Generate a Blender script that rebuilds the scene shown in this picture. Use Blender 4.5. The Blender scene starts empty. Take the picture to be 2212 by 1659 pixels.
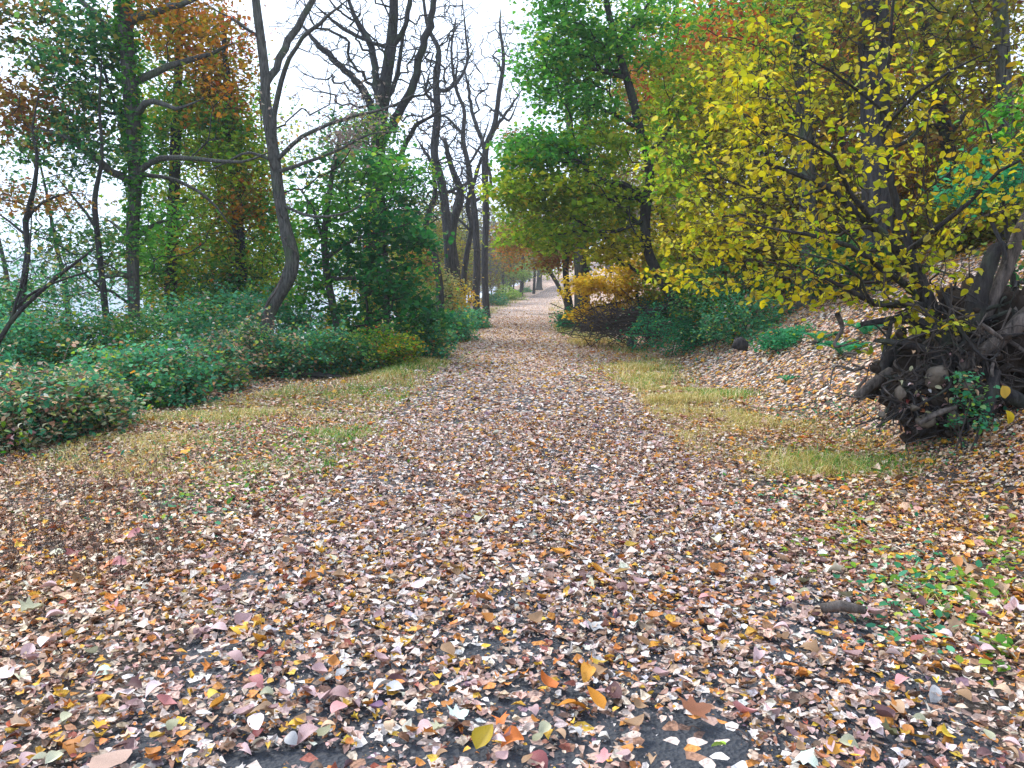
import bpy, math, random
import numpy as np

# ------------------------------------------------------------------ camera, sky, sun, exposure
scene = bpy.context.scene
CAMZ = 1.6
F1024 = 804.0
PITCH = math.atan(94.0 / F1024)
cam_d = bpy.data.cameras.new('camera')
cam_d.sensor_width = 36.0
cam_d.lens = F1024 / 1024.0 * 36.0
cam_d.clip_start = 0.05
cam_d.clip_end = 9000
cam = bpy.data.objects.new('camera', cam_d)
scene.collection.objects.link(cam)
cam.location = (0, 0, CAMZ)
cam.rotation_euler = (math.pi / 2 - PITCH, 0, 0)
scene.camera = cam

SUN_EL, SUN_AZ = math.radians(48), math.radians(-35)   # azimuth from +Y, negative = left
world = bpy.data.worlds.new('World')
scene.world = world
world.use_nodes = True
nt = world.node_tree
nt.nodes.clear()
sky = nt.nodes.new('ShaderNodeTexSky')
sky.sky_type = 'NISHITA'
sky.sun_disc = False
sky.sun_elevation = SUN_EL
sky.sun_rotation = SUN_AZ
sky.air_density = 1.0
sky.dust_density = 3.0
mixn = nt.nodes.new('ShaderNodeMix'); mixn.data_type = 'RGBA'
mixn.inputs[0].default_value = 0.85
mixn.inputs[7].default_value = (8.0, 9.4, 11.8, 1)      # the overcast cloud layer
bg = nt.nodes.new('ShaderNodeBackground'); bg.inputs['Strength'].default_value = 0.075
wo = nt.nodes.new('ShaderNodeOutputWorld')
nt.links.new(sky.outputs['Color'], mixn.inputs[6])
nt.links.new(mixn.outputs[2], bg.inputs['Color'])
nt.links.new(bg.outputs[0], wo.inputs['Surface'])

sun_d = bpy.data.lights.new('sun', 'SUN')
sun_d.energy = 1.5
sun_d.angle = math.radians(10)
sun_d.color = (1.0, 0.96, 0.9)
sun = bpy.data.objects.new('sun', sun_d)
scene.collection.objects.link(sun)
sun.rotation_euler = (math.pi / 2 - SUN_EL, 0, math.pi - SUN_AZ)
sun.location = (-10, 10, 30)

scene.view_settings.view_transform = 'Standard'
scene.view_settings.look = 'None'
scene.view_settings.gamma = 1.0
scene.view_settings.use_curve_mapping = False
scene.view_settings.exposure = 1.5
scene.render.engine = 'CYCLES'
cy = scene.cycles
cy.use_denoising = True
cy.max_bounces = 6
cy.diffuse_bounces = 3
cy.glossy_bounces = 2
cy.transmission_bounces = 4
cy.transparent_max_bounces = 8
cy.volume_bounces = 1
cy.caustics_reflective = False
cy.caustics_refractive = False
cy.use_adaptive_sampling = True
cy.adaptive_threshold = 0.02

# ------------------------------------------------------------------ helpers
rng = np.random.default_rng(7)
random.seed(7)
S = 2212.0 / 1024.0
FP = F1024 * S                 # focal length in the 2212-wide measuring grid
CX, CY = 1106.0, 829.5
cp, sp = math.cos(PITCH), math.sin(PITCH)

def ray(px, py):
    a = (px - CX) / FP; b = -(py - CY) / FP
    return np.array([a, cp + b * sp, -sp + b * cp])

def P(px, py, Y):
    r = ray(px, py)
    return np.array([0, 0, CAMZ]) + r * (Y / r[1])

def pix(pts):
    d = pts - np.array([0, 0, CAMZ])
    f = d[:, 1] * cp - d[:, 2] * sp
    up = d[:, 1] * sp + d[:, 2] * cp
    f = np.where(f < 0.05, 0.05, f)
    return CX + d[:, 0] / f * FP, CY - up / f * FP, f

def nrm(v):
    n = np.linalg.norm(v, axis=-1, keepdims=True)
    return v / np.where(n < 1e-9, 1, n)

def wav(x, y, f, seed, n=7):
    r = np.random.default_rng(seed)
    s = 0
    for k in range(n):
        a = r.uniform(0, 6.283); ff = f * r.uniform(0.55, 1.8)
        s = s + np.sin(x * math.cos(a) * ff + y * math.sin(a) * ff + r.uniform(0, 6.283))
    return s / math.sqrt(n)

def road_x(y):
    y = np.asarray(y, float)
    a = np.clip(y - 25, 0, 50)
    c = np.clip(y - 75, 0, 60)
    return 0.1 + 0.00055 * a ** 2 + 0.055 * np.clip(y - 75, 0, None) + 0.0011 * c ** 2 + 0.132 * np.clip(y - 135, 0, None)

def road_z(y):
    y = np.asarray(y, float)
    b = np.clip(y - 68, 0, None)
    return np.where(b < 70, 0.00055 * b ** 2, 0.00055 * 4900 + 0.077 * (b - 70)) * (y < 400) + (y >= 400) * (2.7 + 0.077 * 262)

def soft(v, k=1.0):
    return np.logaddexp(0, v / k) * k

def ground_z(x, y):
    x = np.asarray(x, float); y = np.asarray(y, float)
    u = x - road_x(y)
    z = road_z(y)
    vl = np.clip(-u - 2.0, 0, None); vr = np.clip(u - 2.0, 0, None)
    left = -0.03 * np.minimum(vl, 6) - 0.62 * soft(vl - 7.0, 0.8) * 1.0 + 0.62 * soft(-7.0, 0.8)
    left = np.maximum(left, -19.0)
    rr = 0.54 * (soft(vr - 1.8, 0.45) - soft(vr - 34.0, 4.0)) + 0.16 * soft(vr - 34.0, 4.0)
    rr = rr - 0.16 * np.exp(-((vr - 1.5) / 0.7) ** 2) * np.clip(vr * 3, 0, 1)
    rr = np.minimum(rr, 60)
    edge = np.clip((np.abs(u) - 1.72) / 1.2, 0, 1)
    bump = edge * (0.05 * wav(x, y, 1.6, 3) + 0.16 * wav(x, y, 0.45, 4) * np.clip((np.abs(u) - 4) / 4, 0, 1))
    far = np.clip((np.hypot(x, y) - 300) / 800, 0, 1)
    res = z * np.clip(1 - (vl - 9) / 22, 0, 1) + left + rr + bump + edge * 0.03
    return res

def ground_hit(px, py, default=None):
    r_ = ray(px, py); p0 = np.array([0, 0, CAMZ])
    t = np.concatenate([np.linspace(2, 40, 600), np.linspace(40.2, 200, 500)])
    q = p0[None] + r_[None] * (t / r_[1])[:, None]
    b = q[:, 2] - ground_z(q[:, 0], q[:, 1])
    k = np.nonzero(b < 0)[0]
    return float(q[k[0], 1]) if len(k) else default

def mesh_obj(name, verts, faces, mat, parent=None, base=None, cols=None, smooth=False, cname='Col'):
    """faces: (N,3) or (N,4) int arrays, or a list of both"""
    me = bpy.data.meshes.new(name)
    verts = np.asarray(verts, float)
    if base is not None: verts = verts - np.asarray(base)
    if not isinstance(faces, list): faces = [faces]
    faces = [np.asarray(f, np.int32) for f in faces if len(f)]
    me.vertices.add(len(verts)); me.vertices.foreach_set('co', verts.ravel())
    nl = sum(f.size for f in faces); npoly = sum(len(f) for f in faces)
    me.loops.add(nl); me.polygons.add(npoly)
    me.loops.foreach_set('vertex_index', np.concatenate([f.ravel() for f in faces]))
    st = []; o = 0
    for f in faces:
        st.append(o + np.arange(len(f)) * f.shape[1]); o += f.size
    me.polygons.foreach_set('loop_start', np.concatenate(st).astype(np.int32))
    if smooth: me.polygons.foreach_set('use_smooth', np.ones(npoly, bool))
    if cols is not None:
        ca = me.color_attributes.new(cname, 'FLOAT_COLOR', 'POINT')
        c = np.ones((len(verts), 4)); c[:, :3] = cols
        ca.data.foreach_set('color', c.ravel())
    me.update(calc_edges=True)
    me.materials.append(mat)
    ob = bpy.data.objects.new(name, me)
    scene.collection.objects.link(ob)
    if parent is not None: ob.parent = parent
    return ob

def tag(o, label=None, cat=None, group=None, kind=None):
    if label: o['label'] = label
    if cat: o['category'] = cat
    if group: o['group'] = group
    if kind: o['kind'] = kind
    return o

def thing(name, loc, label, cat, group=None):
    e = bpy.data.objects.new(name, None)
    scene.collection.objects.link(e)
    e.location = loc; e.empty_display_size = 0.2
    return tag(e, label, cat, group)

# ------------------------------------------------------------------ materials
def new_mat(name):
    m = bpy.data.materials.new(name); m.use_nodes = True
    m.node_tree.nodes.clear()
    return m, m.node_tree

def N(t, typ, **kw):
    n = t.nodes.new(typ)
    for k, v in kw.items():
        if k.startswith('i_'): n.inputs[k[2:]].default_value = v
        else: setattr(n, k, v)
    return n

def leaf_material(name, transl=0.35, rough=0.5, spec=0.35, spot=0.0):
    m, t = new_mat(name)
    out = N(t, 'ShaderNodeOutputMaterial')
    at = N(t, 'ShaderNodeAttribute', attribute_name='Col')
    pr = N(t, 'ShaderNodeBsdfPrincipled')
    pr.inputs['Roughness'].default_value = rough
    pr.inputs['Specular IOR Level'].default_value = spec
    tl = N(t, 'ShaderNodeBsdfTranslucent')
    mx = N(t, 'ShaderNodeMixShader'); mx.inputs[0].default_value = transl
    col = at.outputs['Color']
    if spot > 0:
        tc = N(t, 'ShaderNodeTexCoord')
        nz = N(t, 'ShaderNodeTexNoise'); nz.inputs['Scale'].default_value = 90; nz.inputs['Detail'].default_value = 3
        rp = N(t, 'ShaderNodeValToRGB')
        rp.color_ramp.elements[0].position = 0.30; rp.color_ramp.elements[0].color = (1 - spot, 1 - spot * 1.1, 1 - spot * 1.15, 1)
        rp.color_ramp.elements[1].position = 0.62; rp.color_ramp.elements[1].color = (1.08, 1.06, 1.04, 1)
        ml = N(t, 'ShaderNodeMix', data_type='RGBA', blend_type='MULTIPLY'); ml.inputs[0].default_value = 1
        t.links.new(tc.outputs['Object'], nz.inputs['Vector'])
        t.links.new(nz.outputs['Fac'], rp.inputs[0])
        t.links.new(col, ml.inputs[6]); t.links.new(rp.outputs[0], ml.inputs[7])
        col = ml.outputs[2]
    t.links.new(col, pr.inputs['Base Color']); t.links.new(col, tl.inputs['Color'])
    t.links.new(pr.outputs[0], mx.inputs[1]); t.links.new(tl.outputs[0], mx.inputs[2])
    t.links.new(mx.outputs[0], out.inputs['Surface'])
    return m

def bark_material(name, c1, c2, scale=9.0, moss=0.0):
    m, t = new_mat(name)
    out = N(t, 'ShaderNodeOutputMaterial')
    tc = N(t, 'ShaderNodeTexCoord')
    mp = N(t, 'ShaderNodeMapping'); mp.inputs['Scale'].default_value = (1, 1, 0.18)
    nz = N(t, 'ShaderNodeTexNoise'); nz.inputs['Scale'].default_value = scale * 3; nz.inputs['Detail'].default_value = 6; nz.inputs['Roughness'].default_value = 0.7
    n2 = N(t, 'ShaderNodeTexNoise'); n2.inputs['Scale'].default_value = 2.2; n2.inputs['Detail'].default_value = 3
    rp = N(t, 'ShaderNodeValToRGB')
    rp.color_ramp.elements[0].position = 0.36; rp.color_ramp.elements[0].color = (*c1, 1)
    rp.color_ramp.elements[1].position = 0.66; rp.color_ramp.elements[1].color = (*c2, 1)
    r2 = N(t, 'ShaderNodeValToRGB')
    r2.color_ramp.elements[0].position = 0.52; r2.color_ramp.elements[0].color = (0, 0, 0, 1)
    r2.color_ramp.elements[1].position = 0.68; r2.color_ramp.elements[1].color = (moss, moss, moss, 1)
    mx = N(t, 'ShaderNodeMix', data_type='RGBA'); mx.inputs[7].default_value = (0.06, 0.10, 0.04, 1)
    pr = N(t, 'ShaderNodeBsdfPrincipled'); pr.inputs['Roughness'].default_value = 0.85
    pr.inputs['Specular IOR Level'].default_value = 0.2
    bp = N(t, 'ShaderNodeBump'); bp.inputs['Strength'].default_value = 0.8; bp.inputs['Distance'].default_value = 0.03
    L = t.links.new
    L(tc.outputs['Object'], mp.inputs['Vector']); L(mp.outputs[0], nz.inputs['Vector']); L(tc.outputs['Object'], n2.inputs['Vector'])
    L(nz.outputs['Fac'], rp.inputs[0]); L(n2.outputs['Fac'], r2.inputs[0])
    L(rp.outputs[0], mx.inputs[6]); L(r2.outputs[0], mx.inputs[0])
    L(mx.outputs[2], pr.inputs['Base Color']); L(nz.outputs['Fac'], bp.inputs['Height']); L(bp.outputs[0], pr.inputs['Normal'])
    L(pr.outputs[0], out.inputs['Surface'])
    return m

LITTER = [(0.21, (0.56, 0.38, 0.30)), (0.22, (0.66, 0.52, 0.44)), (0.12, (0.80, 0.74, 0.69)), (0.12, (0.32, 0.165, 0.10)),
          (0.06, (0.13, 0.07, 0.05)), (0.11, (0.60, 0.24, 0.05)), (0.045, (0.72, 0.44, 0.05)), (0.08, (0.40, 0.26, 0.21)),
          (0.02, (0.30, 0.09, 0.06)), (0.015, (0.26, 0.16, 0.20))]

def litter_ground_material(name, path=False):
    m, t = new_mat(name)
    L = t.links.new
    out = N(t, 'ShaderNodeOutputMaterial')
    tc = N(t, 'ShaderNodeTexCoord')
    vo = N(t, 'ShaderNodeTexVoronoi'); vo.inputs['Scale'].default_value = 22; vo.inputs['Randomness'].default_value = 1
    v2 = N(t, 'ShaderNodeTexVoronoi'); v2.inputs['Scale'].default_value = 55
    rp = N(t, 'ShaderNodeValToRGB'); rp.color_ramp.interpolation = 'CONSTANT'
    els = rp.color_ramp.elements
    acc = 0; first = True
    for k, (w, c) in enumerate(LITTER):
        if k < 2: e = els[k]; e.position = acc
        else: e = els.new(acc)
        e.color = (*c, 1); acc += w
    sp_ = N(t, 'ShaderNodeSeparateColor')
    L(tc.outputs['Object'], vo.inputs['Vector']); L(tc.outputs['Object'], v2.inputs['Vector'])
    L(vo.outputs['Color'], sp_.inputs[0]); L(sp_.outputs[0], rp.inputs[0])
    col = rp.outputs[0]
    nz = N(t, 'ShaderNodeTexNoise'); nz.inputs['Scale'].default_value = 1.3; nz.inputs['Detail'].default_value = 5
    L(tc.outputs['Object'], nz.inputs['Vector'])
    soil = N(t, 'ShaderNodeValToRGB')
    soil.color_ramp.elements[0].color = (0.018, 0.013, 0.010, 1) if not path else (0.014, 0.017, 0.024, 1)
    soil.color_ramp.elements[1].color = (0.06, 0.042, 0.03, 1) if not path else (0.035, 0.04, 0.05, 1)
    n3 = N(t, 'ShaderNodeTexNoise'); n3.inputs['Scale'].default_value = 120; n3.inputs['Detail'].default_value = 4
    L(tc.outputs['Object'], n3.inputs['Vector']); L(n3.outputs['Fac'], soil.inputs[0])
    # how much of the bare soil / asphalt shows between leaves: nearly none in the distance where no single leaf is modelled
    sx = N(t, 'ShaderNodeSeparateXYZ'); L(tc.outputs['Object'], sx.inputs[0])
    mr = N(t, 'ShaderNodeMapRange'); mr.inputs['From Min'].default_value = 8; mr.inputs['From Max'].default_value = 22
    mr.inputs['To Min'].default_value = 0.2; mr.inputs['To Max'].default_value = 0.8
    L(sx.outputs['Y'], mr.inputs['Value'])
    fac = mr.outputs[0]
    if path:
        m2 = N(t, 'ShaderNodeMapRange'); m2.inputs['From Min'].default_value = 84; m2.inputs['From Max'].default_value = 110
        m2.inputs['To Min'].default_value = 0; m2.inputs['To Max'].default_value = 0.42
        L(sx.outputs['Y'], m2.inputs['Value'])
        sb = N(t, 'ShaderNodeMath', operation='SUBTRACT'); L(fac, sb.inputs[0]); L(m2.outputs[0], sb.inputs[1]); fac = sb.outputs[0]
    g = N(t, 'ShaderNodeMath', operation='LESS_THAN')
    L(sp_.outputs[1], g.inputs[0]); L(fac, g.inputs[1])
    mx = N(t, 'ShaderNodeMix', data_type='RGBA')
    L(g.outputs[0], mx.inputs[0]); L(soil.outputs[0], mx.inputs[6]); L(col, mx.inputs[7])
    pr = N(t, 'ShaderNodeBsdfPrincipled'); pr.inputs['Roughness'].default_value = 0.75
    bp = N(t, 'ShaderNodeBump'); bp.inputs['Strength'].default_value = 0.7; bp.inputs['Distance'].default_value = 0.02
    ad = N(t, 'ShaderNodeMath', operation='ADD'); L(vo.outputs['Distance'], ad.inputs[0]); L(v2.outputs['Distance'], ad.inputs[1])
    L(ad.outputs[0], bp.inputs['Height']); L(bp.outputs[0], pr.inputs['Normal'])
    L(mx.outputs[2], pr.inputs['Base Color']); L(pr.outputs[0], out.inputs['Surface'])
    return m

def simple(name, col, rough=0.7, noise=0.3, scale=6, bump=0.3, spec=0.3):
    m, t = new_mat(name); L = t.links.new
    out = N(t, 'ShaderNodeOutputMaterial'); tc = N(t, 'ShaderNodeTexCoord')
    nz = N(t, 'ShaderNodeTexNoise'); nz.inputs['Scale'].default_value = scale; nz.inputs['Detail'].default_value = 6
    nz.inputs['Roughness'].default_value = 0.65
    rp = N(t, 'ShaderNodeValToRGB')
    rp.color_ramp.elements[0].position = 0.3; rp.color_ramp.elements[0].color = tuple(c * (1 - noise) for c in col) + (1,)
    rp.color_ramp.elements[1].position = 0.7; rp.color_ramp.elements[1].color = tuple(min(1, c * (1 + noise)) for c in col) + (1,)
    pr = N(t, 'ShaderNodeBsdfPrincipled'); pr.inputs['Roughness'].default_value = rough; pr.inputs['Specular IOR Level'].default_value = spec
    bp = N(t, 'ShaderNodeBump'); bp.inputs['Strength'].default_value = bump; bp.inputs['Distance'].default_value = 0.03
    L(tc.outputs['Object'], nz.inputs['Vector']); L(nz.outputs['Fac'], rp.inputs[0]); L(rp.outputs[0], pr.inputs['Base Color'])
    L(nz.outputs['Fac'], bp.inputs['Height']); L(bp.outputs[0], pr.inputs['Normal']); L(pr.outputs[0], out.inputs['Surface'])
    return m

M_LEAF = leaf_material('living_leaf', 0.5, 0.65, 0.12)
M_DRY = leaf_material('fallen_leaf', 0.10, 0.6, 0.3, spot=0.5)
M_GRASS = leaf_material('grass_blade', 0.3, 0.6, 0.2)
M_BARK = bark_material('dark_bark', (0.012, 0.011, 0.012), (0.055, 0.050, 0.048), moss=0.35)
M_BARKG = bark_material('grey_bark', (0.028, 0.028, 0.026), (0.13, 0.125, 0.11), moss=0.5)
M_BARKF = bark_material('furrowed_bark', (0.012, 0.012, 0.014), (0.075, 0.07, 0.07), scale=5)
M_STALK = simple('bramble_stem', (0.13, 0.075, 0.055), 0.8)
M_TWIG = simple('twig', (0.045, 0.035, 0.03), 0.8)
M_DEAD = bark_material('weathered_wood', (0.03, 0.025, 0.022), (0.17, 0.14, 0.12), scale=7)
M_SOIL = simple('soil', (0.034, 0.025, 0.019), 0.95, 0.5, 9, 1.0, 0.1)
M_ROCK = simple('stone', (0.13, 0.105, 0.08), 0.8, 0.35, 14, 0.6)
M_GROUND = litter_ground_material('leafy_ground')
M_PATH = litter_ground_material('leafy_asphalt', True)

# ------------------------------------------------------------------ palettes (weight, base colour)
PAL = {
 'green':  [(3, (0.049, 0.218, 0.029)), (3, (0.089, 0.324, 0.036)), (2, (0.162, 0.438, 0.041)), (.5, (0.486, 0.551, 0.049))],
 'dgreen': [(4, (0.017, 0.121, 0.032)), (4, (0.026, 0.186, 0.042)), (2, (0.056, 0.276, 0.049)), (.5, (0.324, 0.421, 0.049))],
 'tgreen': [(3, (0.035, 0.166, 0.044)), (2, (0.021, 0.124, 0.053)), (2, (0.088, 0.264, 0.061)), (1, (0.246, 0.386, 0.070)), (.6, (0.527, 0.351, 0.070))],
 'ygreen': [(3, (0.230, 0.419, 0.024)), (3, (0.365, 0.513, 0.027)), (2, (0.108, 0.311, 0.024)), (2, (0.621, 0.621, 0.041)), (.3, (0.810, 0.338, 0.041))],
 'yellow': [(4, (.66, .56, .012)), (3, (.46, .44, .012)), (3, (.80, .66, .03)), (3, (.24, .38, .02)), (.8, (.50, .28, .02)), (.8, (.75, .70, .14)), (.8, (.22, .15, .03))],
 'yback':  [(3, (.44, .38, .02)), (3, (.28, .32, .02)), (2, (.12, .22, .02)), (2, (.22, .11, .03)), (1, (.20, .06, .03)), (.6, (.55, .48, .12)), (2.5, (.08, .05, .03))],
 'gold':   [(4, (.85, .60, .025)), (3, (.85, .60, .06)), (2, (.62, .46, .03)), (1, (.55, .26, .02))],
 'orange': [(4, (.50, .17, .012)), (3, (.58, .28, .02)), (2, (.40, .09, .015)), (3, (.20, .24, .02)), (2, (.10, .20, .02))],
 'red':    [(4, (.42, .07, .025)), (3, (.50, .13, .03)), (2, (.45, .24, .04)), (1, (.25, .2, .03))],
 'rust':   [(4, (.36, .15, .03)), (3, (.24, .09, .025)), (2, (.40, .27, .04)), (2, (.16, .19, .03))],
 'ivy':    [(3, (0.041, 0.189, 0.024)), (3, (0.095, 0.311, 0.027)), (3, (0.243, 0.432, 0.027)), (2, (0.513, 0.540, 0.034)), (1, (0.675, 0.324, 0.027)), (.3, (0.608, 0.121, 0.027))],
 'teal':   [(4, (0.047, 0.252, 0.126)), (4, (0.095, 0.359, 0.179)), (2, (0.169, 0.506, 0.252)), (2, (0.107, 0.359, 0.064)), (.7, (0.463, 0.590, 0.085)), (.5, (0.758, 0.421, 0.189))],
 'tealdry':[(6, (0.047, 0.233, 0.116)), (3, (0.095, 0.337, 0.157)), (2, (0.421, 0.211, 0.126)), (2, (0.800, 0.506, 0.317)), (1.5, (0.463, 0.547, 0.085)), (1, (0.800, 0.800, 0.590))],
 'holly':  [(4, (0.025, 0.211, 0.095)), (4, (0.047, 0.317, 0.126)), (2, (0.085, 0.421, 0.169))],
 'olive':  [(3, (0.068, 0.121, 0.027)), (2, (0.027, 0.108, 0.034)), (2, (0.203, 0.149, 0.027)), (2, (0.324, 0.135, 0.027)), (1, (0.041, 0.162, 0.041))],
 'seed':   [(3, (.26, .20, .17)), (2, (.36, .29, .25)), (1, (.18, .13, .11))],
 'cream':  [(3, (.42, .42, .20)), (3, (.26, .36, .10)), (2, (.60, .52, .22)), (1, (.60, .36, .05)), (1, (.10, .2, .03))],
 'haze':   [(3, (.10, .12, .12)), (2, (.15, .12, .13)), (2, (.14, .17, .10))],  # distance haze put into these greyed leaf colours
 'lime':   [(3, (.20, .38, .04)), (3, (.32, .46, .06)), (2, (.10, .28, .04)), (1, (.45, .46, .1))],
 'litter': [(w * 10, c) for w, c in LITTER],
}

def pick(palname, n, r):
    pal = PAL[palname]
    w = np.array([p[0] for p in pal], float); w /= w.sum()
    c = np.array([p[1] for p in pal])
    i = r.choice(len(pal), n, p=w)
    lo = 0.55 if palname in ('yellow', 'yback', 'tealdry', 'ygreen') else 0.7
    out = c[i] * r.uniform(lo, 1.25, (n, 1)) * r.uniform(0.9, 1.1, (n, 3))
    return np.clip(out, 0.004, 0.9)

# ------------------------------------------------------------------ leaf geometry
# templates: (verts (a along, b across), tris)
T8 = (np.array([[0, 0], [.33, 0], [.68, 0], [1, 0], [.30, .40], [.66, .34], [.30, -.40], [.66, -.34]]),
      np.array([[0, 1, 4], [1, 2, 5], [1, 5, 4], [2, 3, 5], [0, 6, 1], [1, 6, 7], [1, 7, 2], [2, 7, 3]]))
T4 = (np.array([[0, 0], [1, 0], [.28, .38], [.72, .32], [.28, -.38], [.72, -.32]]),
      np.array([[0, 1, 3], [0, 3, 2], [0, 5, 1], [0, 4, 5]]))
T2 = (np.array([[0, 0], [1, 0], [.45, .42], [.45, -.42]]), np.array([[0, 1, 2], [0, 3, 1]]))
_lob = np.array([[0, 0], [.5, 0], [1, 0], [.10, .28], [.02, .52], [.32, .34], [.55, .60], [.62, .26], [.82, .22],
                 [.10, -.28], [.02, -.52], [.32, -.34], [.55, -.60], [.62, -.26], [.82, -.22]])
TM = (_lob, np.array([[0, 1, 5], [0, 5, 3], [3, 5, 4], [1, 7, 5], [5, 7, 6], [1, 2, 8], [1, 8, 7],
                      [0, 11, 1], [0, 9, 11], [9, 10, 11], [1, 11, 13], [11, 12, 13], [1, 14, 2], [1, 13, 14]]))

def leaf_verts(tmpl, pos, d, nn, L, W, fold, curl, twist=None):
    tv, tf = tmpl
    n = len(pos); k = len(tv)
    side = nrm(np.cross(nn, d)); up = np.cross(d, side)
    a = tv[:, 0][None, :, None]; b = tv[:, 1][None, :, None]
    h = fold[:, None, None] * np.abs(b) + curl[:, None, None] * (a - 0.5) ** 2 * 2
    if twist is not None: h = h + twist[:, None, None] * b * (a - 0.5) * 2
    v = pos[:, None, :] + L[:, None, None] * ((a - 0.0) * d[:, None, :] + b * W[:, None, None] * side[:, None, :] + h * up[:, None, :])
    f = (tf[None] + (np.arange(n) * k)[:, None, None]).reshape(-1, 3)
    return v.reshape(-1, 3), f, k

def rand_dir(n, r):
    return nrm(r.normal(size=(n, 3)))

def foliage_arrays(pos, cols, size, r, tmpl=T2, flat=0.6, droop=0.25, wr=(.75, 1.1)):
    n = len(pos)
    d = rand_dir(n, r); d[:, 2] = d[:, 2] * 0.5 - droop; d = nrm(d)
    nn = rand_dir(n, r) * (1 - flat) + np.array([0, 0, 1]) * flat
    nn = nrm(nn - (nn * d).sum(1, keepdims=True) * d)
    L = size * r.uniform(0.5, 1.4, n)
    v, f, k = leaf_verts(tmpl, pos, d, nn, L, r.uniform(*wr, n), r.uniform(0.05, .5, n), r.uniform(-.35, .15, n))
    return v, f, np.repeat(cols, k, axis=0)

# ------------------------------------------------------------------ wood geometry
def catmull(pts, step):
    pts = np.asarray(pts, float)
    if len(pts) < 3:
        n = max(2, int(np.linalg.norm(pts[-1, :3] - pts[0, :3]) / step) + 1)
        return pts[0] + (pts[-1] - pts[0]) * np.linspace(0, 1, n)[:, None]
    p = np.vstack([2 * pts[0] - pts[1], pts, 2 * pts[-1] - pts[-2]])
    out = []
    for i in range(1, len(p) - 2):
        n = max(1, int(round(np.linalg.norm(p[i + 1, :3] - p[i, :3]) / step)))
        t = (np.arange(n) / n)[:, None]
        out.append(0.5 * (2 * p[i] + (p[i + 1] - p[i - 1]) * t + (2 * p[i - 1] - 5 * p[i] + 4 * p[i + 1] - p[i + 2]) * t ** 2
                          + (3 * p[i] - p[i - 1] - 3 * p[i + 1] + p[i + 2]) * t ** 3))
    out.append(p[-2][None])
    return np.vstack(out)

def tube(pts, rad, k, r=None, rough=0.0, seed=0):
    """a tube along pts; ends closed to points"""
    n = len(pts)
    t = np.gradient(pts, axis=0) if n > 1 else np.array([[0, 0, 1.]])
    t = nrm(t)
    mt = np.abs(t.mean(0)); ref = np.zeros(3); ref[int(np.argmin(mt))] = 1
    s = nrm(np.cross(t, ref)); u = np.cross(t, s)
    a = np.arange(k) / k * 2 * math.pi
    rr = np.asarray(rad, float)[:, None] * np.ones((1, k))
    if rough > 0:
        q = np.arange(n)[:, None]
        rr = rr * (1 + rough * (np.sin(q * 0.55 + a[None] * 2 + seed) * .5 + np.sin(q * 0.9 - a[None] * 3 + seed * 2) * .35 + np.sin(q * .23 + a[None] + seed * 3) * .6)
                   + rough * 0.3 * np.random.default_rng(seed).normal(size=(n, k)))
    v = pts[:, None, :] + rr[..., None] * (np.cos(a)[None, :, None] * s[:, None, :] + np.sin(a)[None, :, None] * u[:, None, :])
    v = np.vstack([v.reshape(-1, 3), pts[-1] + t[-1] * rad[-1] * 0.6])
    i = np.arange(n - 1)[:, None] * k; j = np.arange(k)[None, :]; j2 = (j + 1) % k
    q = np.stack([i + j, i + j2, i + k + j2, i + k + j], -1).reshape(-1, 4)
    top = n * k
    tri = np.stack([(n - 1) * k + np.arange(k), (n - 1) * k + (np.arange(k) + 1) % k, np.full(k, top)], -1)
    f = np.vstack([q[:, [0, 1, 2]], q[:, [0, 2, 3]], tri])
    return v, f

class Acc:
    def __init__(s): s.v = []; s.f = []; s.c = []; s.n = 0
    def add(s, v, f, c=None):
        s.v.append(v); s.f.append(np.asarray(f) + s.n); s.n += len(v)
        if c is not None: s.c.append(c)
    def build(s, name, mat, parent=None, base=None, smooth=False):
        if not s.v: return None
        return mesh_obj(name, np.vstack(s.v), np.vstack(s.f), mat, parent, base, np.vstack(s.c) if s.c else None, smooth)

def grow(pos, par, plen, A, aid, r, alpha=0.25, step=0.4, jit=0.12, lift=0.0):
    pos = list(pos); par = list(par); plen = list(plen)
    bid = [-1] * len(pos)
    SP = np.array(pos)
    D = np.linalg.norm(A[:, None] - SP[None], axis=2) * 1.0 + alpha * np.array(plen)[None]
    near = D.argmin(1); key = D.min(1)
    alive = np.ones(len(A), bool)
    for _ in range(len(A)):
        kk = np.where(alive, key, 1e9); i = int(kk.argmin()); alive[i] = False
        j = int(near[i]); p0 = pos[j]; p1 = A[i]
        dist = float(np.linalg.norm(p1 - p0))
        if dist < 1e-4: continue
        n = max(1, int(math.ceil(dist / step)))
        prev = j; newi = []
        off = r.normal(size=3) * dist * jit * 0.8
        for q in range(1, n + 1):
            tt = q / n
            pt = p0 + (p1 - p0) * tt + off * math.sin(tt * math.pi)
            if q < n: pt = pt + r.normal(size=3) * step * jit
            pt[2] += lift * dist * math.sin(tt * math.pi)
            pos.append(pt); par.append(prev); plen.append(plen[prev] + dist / n); bid.append(int(aid[i]))
            prev = len(pos) - 1; newi.append(prev)
        NP = np.array([pos[q] for q in newi]); NL = np.array([plen[q] for q in newi])
        idx = np.nonzero(alive)[0]
        if len(idx):
            DD = np.linalg.norm(A[idx][:, None] - NP[None], axis=2) + alpha * NL[None]
            m = DD.min(1); a_ = DD.argmin(1); b = m < key[idx]
            key[idx[b]] = m[b]; near[idx[b]] = np.array(newi)[a_[b]]
    return np.array(pos), np.array(par), np.array(bid)

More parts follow.
